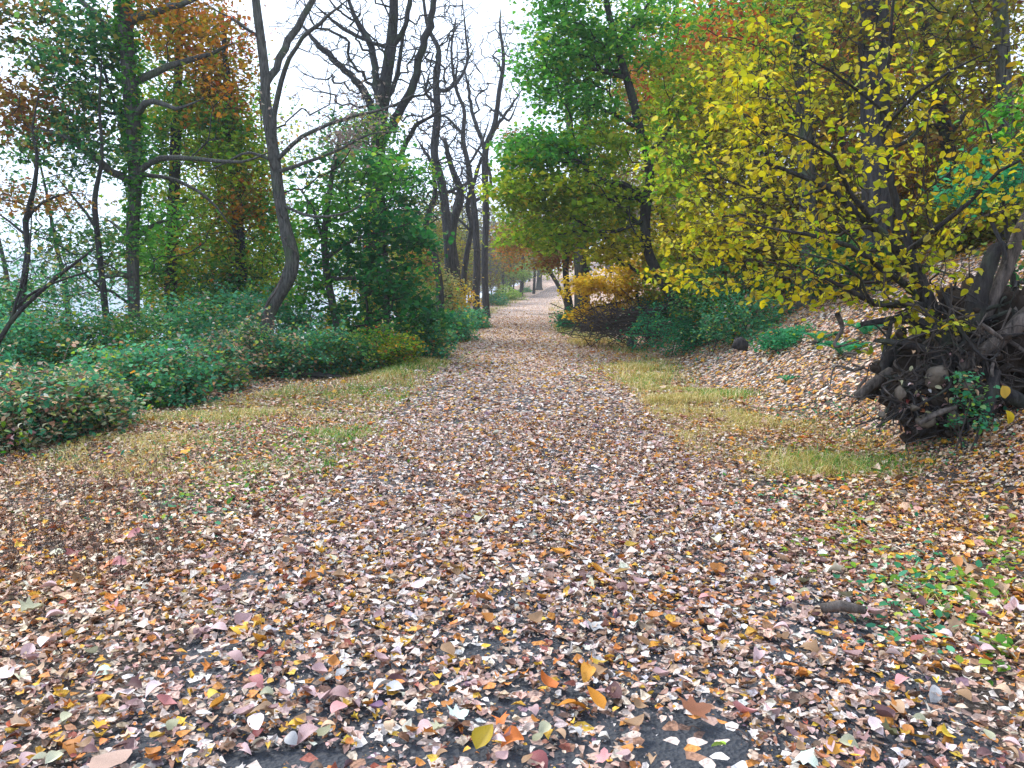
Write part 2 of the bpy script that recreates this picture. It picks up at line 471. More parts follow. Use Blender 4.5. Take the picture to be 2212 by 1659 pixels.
def wood_acc(acc, pos, par, rad, n0):
    """tubes for every chain of nodes that were grown (index >= n0)"""
    n = len(pos)
    main = -np.ones(n, int)
    for i in range(n - 1, n0 - 1, -1):
        p = par[i]
        if p >= n0 and (main[p] < 0 or rad[i] > rad[main[p]]): main[p] = i
    for i in range(n0, n):
        p = par[i]
        if p >= n0 and main[p] == i: continue
        ch = [p, i]; q = i
        while main[q] >= 0: q = main[q]; ch.append(q)
        pp = pos[ch]; rr = rad[ch].copy(); rr[0] = min(rad[p] * 0.7, rr[1] * 1.15)
        k = 6 if rr[0] > 0.035 else (4 if rr[0] > 0.014 else 3)
        v, f = tube(pp, rr, k)
        acc.add(v, f)

def tree(name, label, cat, Y, trunk, limbs=(), blobs=(), size=0.1, per=10, spread=0.28, rt=0.006, bark=None, group=None,
         tmpl=T2, seed=1, ivy=None, alpha=0.25, step=0.4, jit=0.12, leaf_step=True, leaf_parts=0, flat=0.6, droop=0.25, twigmat=None,
         pexp=0.45, wr=(.75, 1.1), sink=0.35, clump=True, nmul=1.0):
    """trunk / limbs are points (px, py, radius in px[, depth offset]); blobs (px, py, dY, rx, ry, rdepth_m, n, palette)"""
    r = np.random.default_rng(seed)
    bark = bark or M_BARK
    def conv(pts):
        o = []
        for p in pts:
            yy = Y + (p[3] if len(p) > 3 else 0)
            o.append([*P(p[0], p[1], yy), p[2] * yy / FP])
        return np.array(o)
    T = conv(trunk)          # given from base to top
    gx, gy = T[0, 0], T[0, 1]; gz = float(ground_z(gx, gy)) - sink
    if T[0, 2] > gz + 0.1:
        T = np.vstack([[gx + (T[0, 0] - T[1, 0]) * 0.15, gy, gz, T[0, 3] * 1.25], T])
    base = np.array([gx, gy, gz + sink])
    root = thing(name, base, label, cat, group)
    Tc = catmull(T, 0.22)
    zz = Tc[:, 2] - (gz + sink)
    flare = 1 + 0.45 * np.exp(-np.clip(zz, 0, None) / 0.25)
    v, f = tube(Tc[:, :3], Tc[:, 3] * flare, 10, rough=0.06, seed=seed)
    mesh_obj('trunk', v, f, bark, root, base, smooth=True)
    pos = [Tc[i, :3] for i in range(len(Tc))]; par = [max(0, i - 1) for i in range(len(Tc))]
    rad = list(Tc[:, 3])
    plen = list(np.concatenate([[0], np.cumsum(np.linalg.norm(np.diff(Tc[:, :3], axis=0), axis=1))]))
    ends = []
    for li, lb in enumerate(limbs):
        Lc = conv(lb); Lc[-1, 3] *= .4; ends.append(Lc[-1, :3].copy())
        Q = np.array(pos); j = int(np.linalg.norm(Q - Lc[0, :3], axis=1).argmin())
        Lc[0, :3] = Q[j]
        C = catmull(Lc, 0.25)
        C[1:-1, :3] += r.normal(size=(len(C) - 2, 3)) * C[1:-1, 3:4] * 0.25
        C[:, 3] = np.maximum(C[:, 3], 0.004)
        v, f = tube(C[:, :3], C[:, 3], 7, rough=0.06, seed=seed + li)
        mesh_obj('limb', v, f, bark, root, base, smooth=True)
        prev = j
        for q in range(1, len(C)):
            pos.append(C[q, :3]); par.append(prev); rad.append(C[q, 3]); plen.append(plen[prev] + float(np.linalg.norm(C[q, :3] - C[q - 1, :3])))
            prev = len(pos) - 1
    n0 = len(pos)
    A = []; aid = []
    for bi, b in enumerate(blobs):
        px, py, dY, rx, ry, rd, n, pal = b[:8]
        n = int(n * nmul)
        c = P(px, py, Y + dY); s = (Y + dY) / FP
        q = rand_dir(n, r) * (r.uniform(0, 1, n) ** 0.42)[:, None]
        q = q * np.where(r.uniform(0, 1, n) < .16, 1 + .45 * np.abs(r.normal(size=n)), 1)[:, None]
        q = c + q * np.array([rx * s, rd, ry * s])
        hn = wav(q[:, 0] + q[:, 2] * .5, q[:, 1] + q[:, 2] * 1.1, 3.0 / max(.45, min(rx, ry) * s), seed * 7 + bi)
        q = q[hn > -.75]
        A.append(q); aid += [bi] * len(q)
    for e_ in ends:
        sc_ = min(1.2, .05 * Y)
        A.append(e_ + rand_dir(16, r) * (r.uniform(0, 1, 16) ** .5)[:, None] * np.array([sc_, sc_ * .7, sc_ * .8])); aid += [999] * 16
    if not A: return root
    A = np.vstack(A); aid = np.array(aid)
    g = ground_z(A[:, 0], A[:, 1]) + 0.12
    A[:, 2] = np.maximum(A[:, 2], g)
    start = max(1, 3)
    pos, par, bid = grow(pos[:], par, plen, A, aid, r, alpha, step, jit)
    n = len(pos)
    w = np.zeros(n); kids = np.zeros(n, int)
    for i in range(n0, n): kids[par[i]] += 1
    for i in range(n - 1, n0 - 1, -1):
        if kids[i] == 0: w[i] = 1
        if par[i] >= n0: w[par[i]] += w[i]
    R = np.concatenate([rad, rt * np.maximum(w[n0:], 1) ** pexp])
    for i in range(n0, n): R[i] = min(R[i], R[par[i]] * 0.85) if par[i] < n0 else min(R[i], R[par[i]])
    acc = Acc(); wood_acc(acc, pos, par, R, n0)
    ob = acc.build('branches', twigmat or bark, root, base, smooth=True); ob['kind'] = 'stuff'
    if per <= 0: return root
    # leaves round every thin node
    cand = np.arange(n0, n)[w[n0:] <= 6]
    LP = []; LC = []
    for bi, b in enumerate(blobs):
        pal = b[7]
        if pal is None: continue
        mult = b[8] if len(b) > 8 else 1.0
        ids = cand[bid[cand] == bi]
        if not len(ids): continue
        m = r.poisson(per * mult, len(ids))
        rep = np.repeat(ids, m)
        # slide along the twig towards the parent, then off it
        tt = r.uniform(0, 1, (len(rep), 1))
        base_p = pos[rep] * tt + pos[par[rep]] * (1 - tt)
        off = r.normal(size=(len(rep), 3)) * spread * np.array([1.15, 1.15, 0.5])
        LP.append(base_p + off)
        c = pick(pal, len(rep), r)
        if clump:
            cn = pick(pal, n, r)          # each twig leans to a colour of its own
            c = c * 0.5 + cn[rep] * 0.5
        LC.append(c)
    if ivy:
        for (y0, y1, cnt, rr_, pal) in ivy:
            zt = np.interp(r.uniform(0, 1, cnt), [0, 1], [0, 1])
            pyv = y0 + (y1 - y0) * zt
            _, tpy, _ = pix(Tc[:, :3])
            k = np.abs(tpy[None, :] - pyv[:, None]).argmin(1)
            a = r.uniform(0, 6.283, cnt); q = Tc[k, 3] + np.abs(r.normal(size=cnt)) * rr_
            LP.append(Tc[k, :3] + np.stack([np.cos(a) * q, np.sin(a) * q, r.normal(size=cnt) * 0.15], -1)); LC.append(pick(pal, cnt, r))
    LP = np.vstack(LP); LC = np.vstack(LC)
    gz_ = ground_z(LP[:, 0], LP[:, 1]) + 0.03
    LP[:, 2] = np.maximum(LP[:, 2], gz_ + r.uniform(0, 0.1, len(LP)))
    keep = np.linalg.norm(LP - np.array([0, 0, CAMZ]), axis=1) > 2.0
    LP, LC = LP[keep], LC[keep]
    if leaf_parts:
        x_, y_, f_ = pix(LP)
        inn = (x_ > 5) & (x_ < 2207) & (y_ > 5) & (y_ < 1650)
        sc = np.where(inn, f_, 1e6); sel = np.argsort(sc)[:leaf_parts]
        sel = sel[sc[sel] < 1e5]
        single_leaves('leaf', LP[sel], LC[sel], size * 1.08, r, root, base, M_LEAF)
        mk = np.ones(len(LP), bool); mk[sel] = False; LP, LC = LP[mk], LC[mk]
    v, f, c = foliage_arrays(LP, LC, size, r, tmpl, flat, droop, wr)
    ob = mesh_obj('foliage', v, f, M_LEAF, root, base, c); ob['kind'] = 'stuff'
    return root

_leafcache = {}
def leaf_mesh_data(kind, ci, col, mat):
    key = (kind, ci, mat.name)
    if key in _leafcache: return _leafcache[key]
    r = np.random.default_rng(hash((kind, ci)) % 99991 if False else (len(kind) * 131 + ci * 17))
    tm = TM if kind == 'lobed' else T8
    # denser outline for single leaves
    if kind != 'lobed':
        a = np.linspace(0, 1, 7); wdt = np.sin(np.pi * a ** 0.85) ** 0.8 * 0.40 * (1 - 0.25 * a)
        tv = [[x, 0] for x in a] + [[a[i], wdt[i] + r.uniform(-.015, .015)] for i in range(1, 6)] + [[a[i], -wdt[i] + r.uniform(-.015, .015)] for i in range(1, 6)]
        tf = []
        for s0, flip in ((7, 0), (12, 1)):
            tri = [[0, 1, s0]]
            for i in range(1, 5): tri += [[i, i + 1, s0 + i], [i, s0 + i, s0 + i - 1]]
            tri += [[5, 6, s0 + 4]]
            tf += [t[::-1] if flip else t for t in tri]
        tm = (np.array(tv, float), np.array(tf))
    dry = mat.name == 'fallen_leaf'
    v, f, k = leaf_verts(tm, np.zeros((1, 3)), np.array([[1., 0, 0]]), np.array([[0, 0, 1.]]), np.array([1.]), np.array([r.uniform(.8, 1.15)]),
                         np.array([r.uniform(0.1, .75 if dry else .45)]), np.array([r.uniform(-.7, .7) if dry else r.uniform(-.5, .1)]),
                         np.array([r.uniform(-.5, .5)]))
    v[:, 0] -= 0.5 if dry else 0.0
    me_ob = mesh_obj('leaf', v, f, mat, None, None, np.repeat(np.array([col]), len(v), 0) * np.where(np.abs(tm[0][:, 1:2]) < 1e-6, 0.82, 1.0), smooth=True)
    me = me_ob.data
    bpy.data.objects.remove(me_ob)
    _leafcache[key] = me
    return me

import mathutils
def single_leaves(name, LP, LC, size, r, parent, base, mat, kinds=('oval',)):
    out = []
    for i in range(len(LP)):
        # quantise the colour so that alike leaves share their mesh
        q = np.round(LC[i] ** 0.45 * 7).astype(int)
        ci = int(q[0] * 100 + q[1] * 10 + q[2]) * 3 + int(r.integers(0, 3))
        col = (q / 7.0) ** (1 / 0.45)
        me = leaf_mesh_data(kinds[int(r.integers(0, len(kinds)))], ci, np.clip(col, 0.006, 0.9), mat)
        ob = bpy.data.objects.new(name, me)
        scene.collection.objects.link(ob)
        L = size * r.uniform(0.75, 1.3)
        ob.scale = (L, L * r.uniform(.6, .85), L)
        ob.rotation_euler = (r.normal() * .7, 0.35 + r.normal() * .4, r.uniform(0, 6.283))
        ob.parent = parent
        ob.location = LP[i] - (base if base is not None else 0)
        out.append(ob)
    return out

# ------------------------------------------------------------------ the setting
def axis(lo, hi, fine_lo, fine_hi, step, growth):
    a = list(np.arange(fine_lo, fine_hi + 1e-6, step))
    s = step; x = a[-1]
    while x < hi: s *= growth; x += s; a.append(min(x, hi))
    s = step; x = a[0]; pre = []
    while x > lo: s *= growth; x -= s; pre.append(max(x, lo))
    return np.array(pre[::-1] + a)

gx = axis(-60, 2200, -14, 22, 0.3, 1.14)
gx = gx[gx > -75]
gx = np.concatenate([[-2200, -900, -400, -160], gx])
gyy = axis(-40, 2200, 0, 60, 0.35, 1.12)
X, Yg = np.meshgrid(gx, gyy)
Z = ground_z(X, Yg)
# the bed under the path lies lower than the path sheet
U = X - road_x(Yg)
Z = np.where(np.abs(U) < 1.6, Z - 0.03, Z)
V = np.stack([X, Yg, Z], -1).reshape(-1, 3)
nx, ny = len(gx), len(gyy)
i = (np.arange(ny - 1)[:, None] * nx + np.arange(nx - 1)[None]).ravel()
Fq = np.stack([i, i + 1, i + nx + 1, i + nx], -1)
tag(mesh_obj('ground', V, Fq, M_GROUND, smooth=True), 'leaf covered woodland ground rising to the right and falling to the river', kind='structure')

ys = np.concatenate([np.arange(-6, 60, 0.5), np.arange(60, 260, 1.5)])
us = np.linspace(-1.75, 1.75, 15)
V = []
for y in ys:
    wob = 0.08 * math.sin(y * 0.9) + 0.05 * math.sin(y * 2.3)
    for u in us:
        e = abs(u) / 1.75
        V.append([road_x(y) + u + wob * e, y, float(road_z(y)) + 0.035 * (1 - e * e) + 0.004 - (0.05 if e > 0.99 else 0)])
n = len(us); i = (np.arange(len(ys) - 1)[:, None] * n + np.arange(n - 1)[None]).ravel()
tag(mesh_obj('path', V, np.stack([i, i + 1, i + n + 1, i + n], -1), M_PATH, smooth=True), 'narrow asphalt path strewn with fallen leaves running to a bend', kind='structure')

# river and the far shore
mw, t = new_mat('river_water')
out = N(t, 'ShaderNodeOutputMaterial'); pr = N(t, 'ShaderNodeBsdfPrincipled')
pr.inputs['Base Color'].default_value = (0.10, 0.16, 0.2, 1); pr.inputs['Roughness'].default_value = 0.12; pr.inputs['IOR'].default_value = 1.33
tc = N(t, 'ShaderNodeTexCoord'); nz = N(t, 'ShaderNodeTexNoise'); nz.inputs['Scale'].default_value = 0.8; nz.inputs['Detail'].default_value = 5
bp = N(t, 'ShaderNodeBump'); bp.inputs['Strength'].default_value = 0.25; bp.inputs['Distance'].default_value = 0.2
t.links.new(tc.outputs['Object'], nz.inputs['Vector']); t.links.new(nz.outputs['Fac'], bp.inputs['Height']); t.links.new(bp.outputs[0], pr.inputs['Normal'])
t.links.new(pr.outputs[0], out.inputs['Surface'])
tag(mesh_obj('river', [[-2190, -39, -14], [-6, -39, -14], [-6, 2190, -14], [-2190, 2190, -14]], np.array([[0, 1, 2, 3]]), mw), 'wide pale river below the left bank', kind='structure')
hx = np.linspace(-2150, -300, 60); hy = np.linspace(900, 2150, 40)
HX, HY = np.meshgrid(hx, hy)
dsh = (-HX * 0.55 + HY * 0.83) - 1250
HZ = -18 + np.clip(dsh / 260, 0, 1) ** 0.7 * (70 + 14 * wav(HX, HY, 0.008, 21)) + 3 * wav(HX, HY, .05, 22)
HZ = np.where(dsh < 0, -20, HZ)
i = (np.arange(39)[:, None] * 60 + np.arange(59)[None]).ravel()
tag(mesh_obj('hills', np.stack([HX, HY, HZ], -1).reshape(-1, 3), np.stack([i, i + 1, i + 61, i + 60], -1), simple('far_wood', (0.07, 0.08, 0.05), 0.9, .4, .05), smooth=True),
    'low wooded ridge on the far river shore', kind='structure')

# ------------------------------------------------------------------ leaf litter
def patch_mask(x, y):
    """0 where the asphalt lies bare"""
    m = np.ones_like(x)
    for (px, py, rx, ry, s) in ((1510, 1618, 100, 72, 1.0), (640, 1650, 140, 22, .95), (1110, 1420, 90, 30, .35), (1180, 1510, 110, 20, .4), (1060, 985, 150, 22, .3),
                                (1290, 1040, 70, 14, .55), (1010, 1415, 60, 20, .45), (1350, 1590, 70, 26, .5), (1690, 1405, 36, 12, .8), (900, 1640, 260, 26, .35), (1150, 1640, 180, 22, .5)):
        c, dd, q = pix(np.stack([x, y, np.zeros_like(x) + .03], -1))
        e = ((c - px) / rx) ** 2 + ((dd - py) / ry) ** 2
        m = m * (1 - s * np.clip(1.7 * np.exp(-e ** 2 * 0.8), 0, 1))
    return m

def sample_ground(n, y0, y1, pw, r, half=0.82, vmax=30):
    """n points with density falling as Y**-pw inside the view wedge and a little beyond"""
    y = np.empty(0); x = np.empty(0)
    while len(y) < n:
        k = n * 2
        yy = r.uniform(y0, y1, k)
        wv = (half * yy + 1.7)
        wgt = wv * np.maximum(yy, 4) ** -pw
        top = (half * y1 + 1.7) * y1 ** -pw
        top = max(top, wgt.max())
        ok = r.uniform(0, 1, k) < wgt / top
        yy = yy[ok]; xx = r.uniform(-1, 1, len(yy)) * (half * yy + 1.7)
        y = np.concatenate([y, yy]); x = np.concatenate([x, xx])
    return x[:n], y[:n]

def litter_cols(n, x, y, r):
    c = pick('litter', n, r)
    u = x - road_x(y)
    # warmer, browner leaves off the path; paler ones on it
    off = np.clip((np.abs(u) - 1.4) / 1.2, 0, 1)[:, None]
    far = np.clip((y - 9) / 14, 0, 1)[:, None]
    gold = (r.uniform(0, 1, n) < (0.035 + 0.16 * np.clip((y - 7) / 10, 0, 1) + 0.10 * (u > 2)))[:, None]
    gc = np.array([.62, .36, .04]) * r.uniform(.7, 1.2, (n, 1))
    c = np.where(gold, gc, c)
    pale = (r.uniform(0, 1, n) < .07)[:, None]
    c = np.where(pale, np.array([.80, .73, .68]) * r.uniform(.75, 1.1, (n, 1)), c)
    c = np.clip(c * (1 + off * np.array([.06, -.04, -.22])), .01, .88)
    return c

lr = np.random.default_rng(11)
acc = Acc()
def lay(n, y0, y1, pw, tmpl, smin, smax, layer):
    x, y = sample_ground(n, y0, y1, pw, lr)
    u = x - road_x(y)
    dens = patch_mask(x, y) * np.where(u < -2 - 5.5, 0.1, 1) * np.where(u > 16, 0.6, 1)
    verge = ((u < -1.8) & (u > -4.6)) | ((u > 1.8) & (u < 3.7))
    dens = dens * np.where(verge & (y > 6), 0.8, 1) * np.where((np.abs(u) < 2.4) & (y < 4.6), np.clip(.62 + (y - 3.0) * .26, .6, 1), 1) * np.clip(1 + .40 * wav(x, y, 4.5, 88) + .2 * wav(x, y, 12, 89), .25, 1)
    ok = lr.uniform(0, 1, n) < dens
    x, y = x[ok], y[ok]; n = len(x)
    z = ground_z(x, y)
    u = x - road_x(y)
    z = np.where(np.abs(u) < 1.75, road_z(y) + 0.035 * (1 - (u / 1.75) ** 2) + 0.004, z)
    z = z + 0.006 + layer * lr.uniform(0, 0.028, n) + np.where(verge[ok] & (y > 6), .012, 0)
    e = 0.15
    gxn = (ground_z(x + e, y) - ground_z(x - e, y)) / (2 * e); gyn = (ground_z(x, y + e) - ground_z(x, y - e)) / (2 * e)
    nn = nrm(np.stack([-gxn, -gyn, np.ones(n)], -1) + lr.normal(size=(n, 3)) * 0.22)
    a = lr.uniform(0, 6.283, n)
    d = np.stack([np.cos(a), np.sin(a), np.zeros(n)], -1); d = nrm(d - (d * nn).sum(1, keepdims=True) * nn)
    L = smin + (smax - smin) * lr.uniform(0, 1, n) ** 1.4 * np.clip((np.maximum(y, 1) / 9.0), 1, 4) ** 0.25
    L = L * np.where(lr.uniform(0, 1, n) < .07, lr.uniform(1.3, 1.9, n), 1)
    cols = litter_cols(n, x, y, lr)
    return np.stack([x, y, z], -1), d, nn, L, cols

parts = []
pA = lay(158000, 2.0, 10, 0.5, T8, .018, .062, 1.0)
# the 300 that show largest are laid one by one
x_, y_, f_ = pix(pA[0])
inn = (x_ > 6) & (x_ < 2206) & (y_ < 1652)
score = np.where(inn, pA[3] / f_, 0)
# the top ones have to be seen: raise them slightly
selA = np.argsort(-score)[:290]
mk = np.ones(len(pA[0]), bool); mk[selA] = False
def put(p, mask, tmpl):
    pos, d, nn, L, c = [q[mask] for q in p]
    n = len(pos)
    v, f, k = leaf_verts(tmpl, pos - d * L[:, None] * .5, d, nn, L, lr.uniform(.35, 1.1, n), lr.uniform(.02, .6, n) * lr.choice([1, 1, 1.9], n), lr.uniform(-.4, .55, n) * lr.choice([1, 1, 2.0], n), lr.uniform(-.7, .7, n))
    acc.add(v, f, np.repeat(c, k, 0))
lob = (lr.uniform(0, 1, len(mk)) < .07)
put(pA, mk & ~lob, T8); put(pA, mk & lob, TM)
pB = lay(235000, 10, 48, 1.0, T4, .035, .075, 1.0)
put(pB, np.ones(len(pB[0]), bool), T4)
pC = lay(26000, 48, 100, 1.2, T2, .07, .12, 1.0)
put(pC, np.ones(len(pC[0]), bool), T2)
# small broken crumbs between the leaves near the camera
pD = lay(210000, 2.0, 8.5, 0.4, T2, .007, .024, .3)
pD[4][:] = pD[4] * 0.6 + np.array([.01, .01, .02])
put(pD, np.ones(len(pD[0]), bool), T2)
lit = acc.build('leaf_litter', M_DRY)
tag(lit, 'fallen tan, brown, orange and yellow leaves covering the path and banks', 'fallen leaves', kind='stuff')

ta = Acc()
tx, ty = sample_ground(420, 2.2, 12, .6, lr)
for k in range(len(tx)):
    a_ = lr.uniform(0, 6.283); L_ = lr.uniform(.04, .22); z0 = float(ground_z(tx[k], ty[k])) + .035
    p_ = np.array([[tx[k], ty[k], z0], [tx[k] + math.cos(a_) * L_ * .5 + lr.normal() * .01, ty[k] + math.sin(a_) * L_ * .5 + lr.normal() * .01, z0 + .012], [tx[k] + math.cos(a_) * L_, ty[k] + math.sin(a_) * L_, z0 + .004]])
    v, f = tube(p_, [.0022, .0018, .001], 4); ta.add(v, f)
tag(ta.build('fallen_twigs', M_STALK), 'thin dry twigs and leaf stalks scattered among the fallen leaves', 'twigs', kind='stuff')

def colour_word(c):
    rr, gg, bb = c
    if rr + gg + bb > 1.75: return 'pale cream'
    if rr > .45 and gg > .30 and bb < .16: return 'golden yellow'
    if rr > .36 and bb < .13: return 'orange'
    if gg > rr * 1.02: return 'greenish'
    if bb > gg * 1.05: return 'plum coloured'
    if rr > .30 and gg > .2: return 'pinkish tan'
    if rr > .18: return 'mid brown'
    return 'dark brown'
def zone_word(px, py):
    v = 'at the very bottom edge' if py > 1560 else ('near the front' if py > 1420 else 'a step further up the path')
    h = 'on the left side' if px < 560 else ('left of the middle' if px < 1000 else ('in the middle' if px < 1400 else ('right of the middle' if px < 1800 else 'on the right side')))
    return h + ' ' + v

def fallen(p, col, L, rot, kind, label, tilt=(0, 0), k=0, wmul=1.0):
    me = leaf_mesh_data(kind, 5000 + k, col, M_DRY)
    ob = bpy.data.objects.new('fallen_leaf', me)
    scene.collection.objects.link(ob)
    ob.location = p; ob.scale = (L, L * wmul, L); ob.rotation_euler = (tilt[0], tilt[1], rot)
    return tag(ob, label, 'leaf', 'single fallen leaves lying on top of the litter at the front')

for q, i in enumerate(selA):
    pos, d, nn, L, c = [a[i] for a in pA]
    qq = np.round(np.clip(c, 0, 1) ** 0.45 * 8).astype(int)
    col = (qq / 8.0) ** (1 / 0.45)
    kind = 'lobed' if q % 9 == 4 else 'oval'
    shape = 'lobed' if kind == 'lobed' else 'oval'
    ci = int(qq[0] * 100 + qq[1] * 10 + qq[2]) * 4 + q % 4
    lab = '%s %s dry leaf lying %s' % (colour_word(col), shape, zone_word(x_[i], y_[i]))
    me = leaf_mesh_data(kind, ci, np.clip(col, 0.006, 0.9), M_DRY)
    ob = bpy.data.objects.new('fallen_leaf', me)
    scene.collection.objects.link(ob)
    ob.location = pos + np.array([0, 0, 0.016]); ob.scale = (L, L * random.uniform(.8, 1.05), L)
    ob.rotation_euler = (random.gauss(0, .28), random.gauss(0, .28), random.uniform(0, 6.283))
    tag(ob, lab, 'leaf', 'single fallen leaves lying on top of the litter at the front')

def on_path(px, py, z=.05):
    r_ = ray(px, py); t_ = (z - CAMZ) / r_[2]
    return np.array([0, 0, CAMZ]) + r_ * t_
SPEC = [
 (1552, 1610, (.30, .52, .04), .062, 2.4, 'oval', 'lime green curled leaf alone on the bare dark asphalt patch', (.3, .5), 1),
 (992, 1550, (.66, .80, .74), .075, .4, 'lobed', 'pale mint leaf just right of centre front, whitest side up', (.1, 0), 1),
 (235, 1645, (.50, .34, .27), .13, 2.9, 'oval', 'very broad pinkish tan leaf at the bottom left corner', (.1, .05), 1.5),
 (1505, 1535, (.30, .12, .06), .12, .3, 'lobed', 'large brown curled leaf overhanging the bare asphalt patch', (.2, .1), 1),
 (1238, 1520, (.62, .24, .02), .12, 3.0, 'oval', 'glossy orange leaf, left one of an overlapping pair', (.4, -.1), 1),
 (1285, 1508, (.66, .27, .02), .11, 2.2, 'oval', 'glossy orange leaf, right one of an overlapping pair', (.1, -.5), .9),
 (1047, 1593, (.42, .30, .01), .11, 1.0, 'oval', 'olive yellow folded leaf near the middle of the bottom edge', (.1, -.4), .9),
 (1178, 1478, (.60, .17, .03), .10, 2.2, 'oval', 'rusty orange upright leaf above the middle asphalt gap', (.3, -.4), 1.1),
 (1745, 1635, (.72, .86, .74), .08, 5.6, 'lobed', 'pale greenish white leaf right of the bare asphalt patch', (.1, .1), 1),
 (463, 1498, (.72, .56, .08), .055, 1.0, 'oval', 'small round yellow leaf on the left front of the path', (0, .1), 1.6),
]
for k, (px, py, col, L, rot, kind, lab, tilt, wm) in enumerate(SPEC):
    fallen(on_path(px, py, .085), np.array(col), L, rot, kind, lab, tilt, k, wm)

# ------------------------------------------------------------------ grass and weeds
def blades(n, xs, ys_, hmin, hmax, pal_cols, r, wdt=.004, lean=.9):
    z = ground_z(xs, ys_)
    a = r.uniform(0, 6.283, n); L = r.uniform(hmin, hmax, n) * np.clip(1 + .45 * wav(xs, ys_, 3.0, 77), .35, 1.9)
    dirx = np.stack([np.cos(a), np.sin(a)], -1)
    ln = .25 + np.abs(r.normal(size=n)) * lean
    w = wdt * np.clip(ys_ / 8, 1, 5)
    p0 = np.stack([xs, ys_, z - .01], -1)
    mid = p0 + np.concatenate([dirx * (ln * .35 * L)[:, None], (L * .6)[:, None]], 1)
    tip = p0 + np.concatenate([dirx * (ln * 1.0 * L)[:, None], (L * np.clip(1 - .35 * ln, .25, 1))[:, None]], 1)
    sd = np.stack([-np.sin(a + r.normal(size=n)), np.cos(a), np.zeros(n)], -1) * w[:, None]
    v = np.stack([p0 - sd, p0 + sd, mid - sd * .8, mid + sd * .8, tip], 1).reshape(-1, 3)
    f = (np.array([[0, 1, 3], [0, 3, 2], [2, 3, 4]])[None] + (np.arange(n) * 5)[:, None, None]).reshape(-1, 3)
    return v, f, np.repeat(pal_cols, 5, 0)

gr = np.random.default_rng(23)
acc = Acc()
TAN = np.array([[.70, .57, .24], [.56, .45, .14], [.46, .42, .10], [.78, .68, .38], [.28, .30, .06], [.54, .34, .10]])
GRN = np.array([[.07, .28, .03], [.11, .34, .04], [.05, .20, .04], [.26, .36, .05]])
def strip(n, u0, u1, y0, y1, pw, h0, h1, green, seed):
    yy = y0 * (y1 / y0) ** gr.uniform(0, 1, n) if pw else gr.uniform(y0, y1, n)
    uu = gr.uniform(u0, u1, n)
    c1 = wav(uu * 1.0 + 3, yy, 2.2, seed); c2 = wav(uu, yy, .9, seed + 1)
    ok = (c1 * .6 + c2 * .6 + gr.normal(size=n) * .5) > .28
    # ragged edges
    mid = (u0 + u1) / 2; hw = abs(u1 - u0) / 2
    ok &= np.abs(uu - mid) / hw < 1 - .3 * np.abs(gr.normal(size=n)) - .15 * (1 + wav(yy, uu * .3, 1.1, seed + 8)) * .6
    ok &= wav(uu, yy, 7.0, seed + 6) + gr.normal(size=n) * .4 > -.5
    yy, uu = yy[ok], uu[ok]; m = len(yy)
    # tufts
    tc_ = gr.integers(0, max(1, m // 14), m); 
    tx = gr.normal(size=m) * .05; 
    g = gr.uniform(0, 1, m) < np.clip(green + .35 * wav(uu, yy, 1.2, seed + 5), 0, 1)
    col = np.where(g[:, None], GRN[gr.integers(0, len(GRN), m)], TAN[gr.integers(0, len(TAN), m)]) * gr.uniform(.75, 1.25, (m, 1))
    v, f, c = blades(m, road_x(yy) + uu + tx, yy, h0, h1, col, gr, .0028)
    acc.add(v, f, c)
strip(76000, -5.0, -1.6, 6.6, 13, 1, .05, .13, .20, 31)
strip(26000, -2.7, -1.5, 6.8, 14, 1, .04, .11, .85, 41)
strip(80000, -4.0, -1.45, 12, 40, 1, .08, .18, .45, 32)
strip(9000, -3.6, -1.6, 36, 95, 1, .10, .24, .2, 33)
strip(95000, 1.5, 3.8, 6.6, 13, 1, .05, .15, .12, 34)
strip(72000, 1.45, 3.7, 12, 40, 1, .08, .18, .25, 35)
strip(9000, 1.6, 4.5, 36, 95, 1, .10, .24, .15, 36)
strip(4600, -5.8, -1.8, 4.0, 7.5, 1, .03, .10, .3, 37)
strip(4500, 1.8, 4.6, 3.8, 7.0, 1, .03, .10, .35, 38)
tag(acc.build('grass', M_GRASS), 'dry tan and green grass along both path edges', 'grass', kind='stuff')

# dark dry weed stalks on the left verge
acc = Acc()
n = 520
yy = gr.uniform(4.2, 7.6, n); xx = -gr.uniform(.42, .66, n) * yy + gr.normal(size=n) * .15
for k in range(n):
    h = gr.uniform(.05, .16); z0 = float(ground_z(xx[k], yy[k]))
    p = np.array([[xx[k], yy[k], z0 - .02], [xx[k] + gr.normal() * .012, yy[k], z0 + h * .5], [xx[k] + gr.normal() * .03, yy[k] + gr.normal() * .02, z0 + h]])
    v, f = tube(p, [.0022, .0018, .001], 3); acc.add(v, f)
    for q in range(5):
        t_ = gr.uniform(.3, 1)
        b0 = p[0] + (p[2] - p[0]) * t_
        p2 = np.array([b0, b0 + np.array([gr.normal() * .012, gr.normal() * .012, .012])])
        v, f = tube(p2, [.0016, .0035], 3); acc.add(v, f)
tag(acc.build('dry_weeds', simple('weed_stalk', (.07, .045, .035), .8)), 'dark dry weed stalks standing in the leaves on the left verge', 'weeds', kind='stuff')

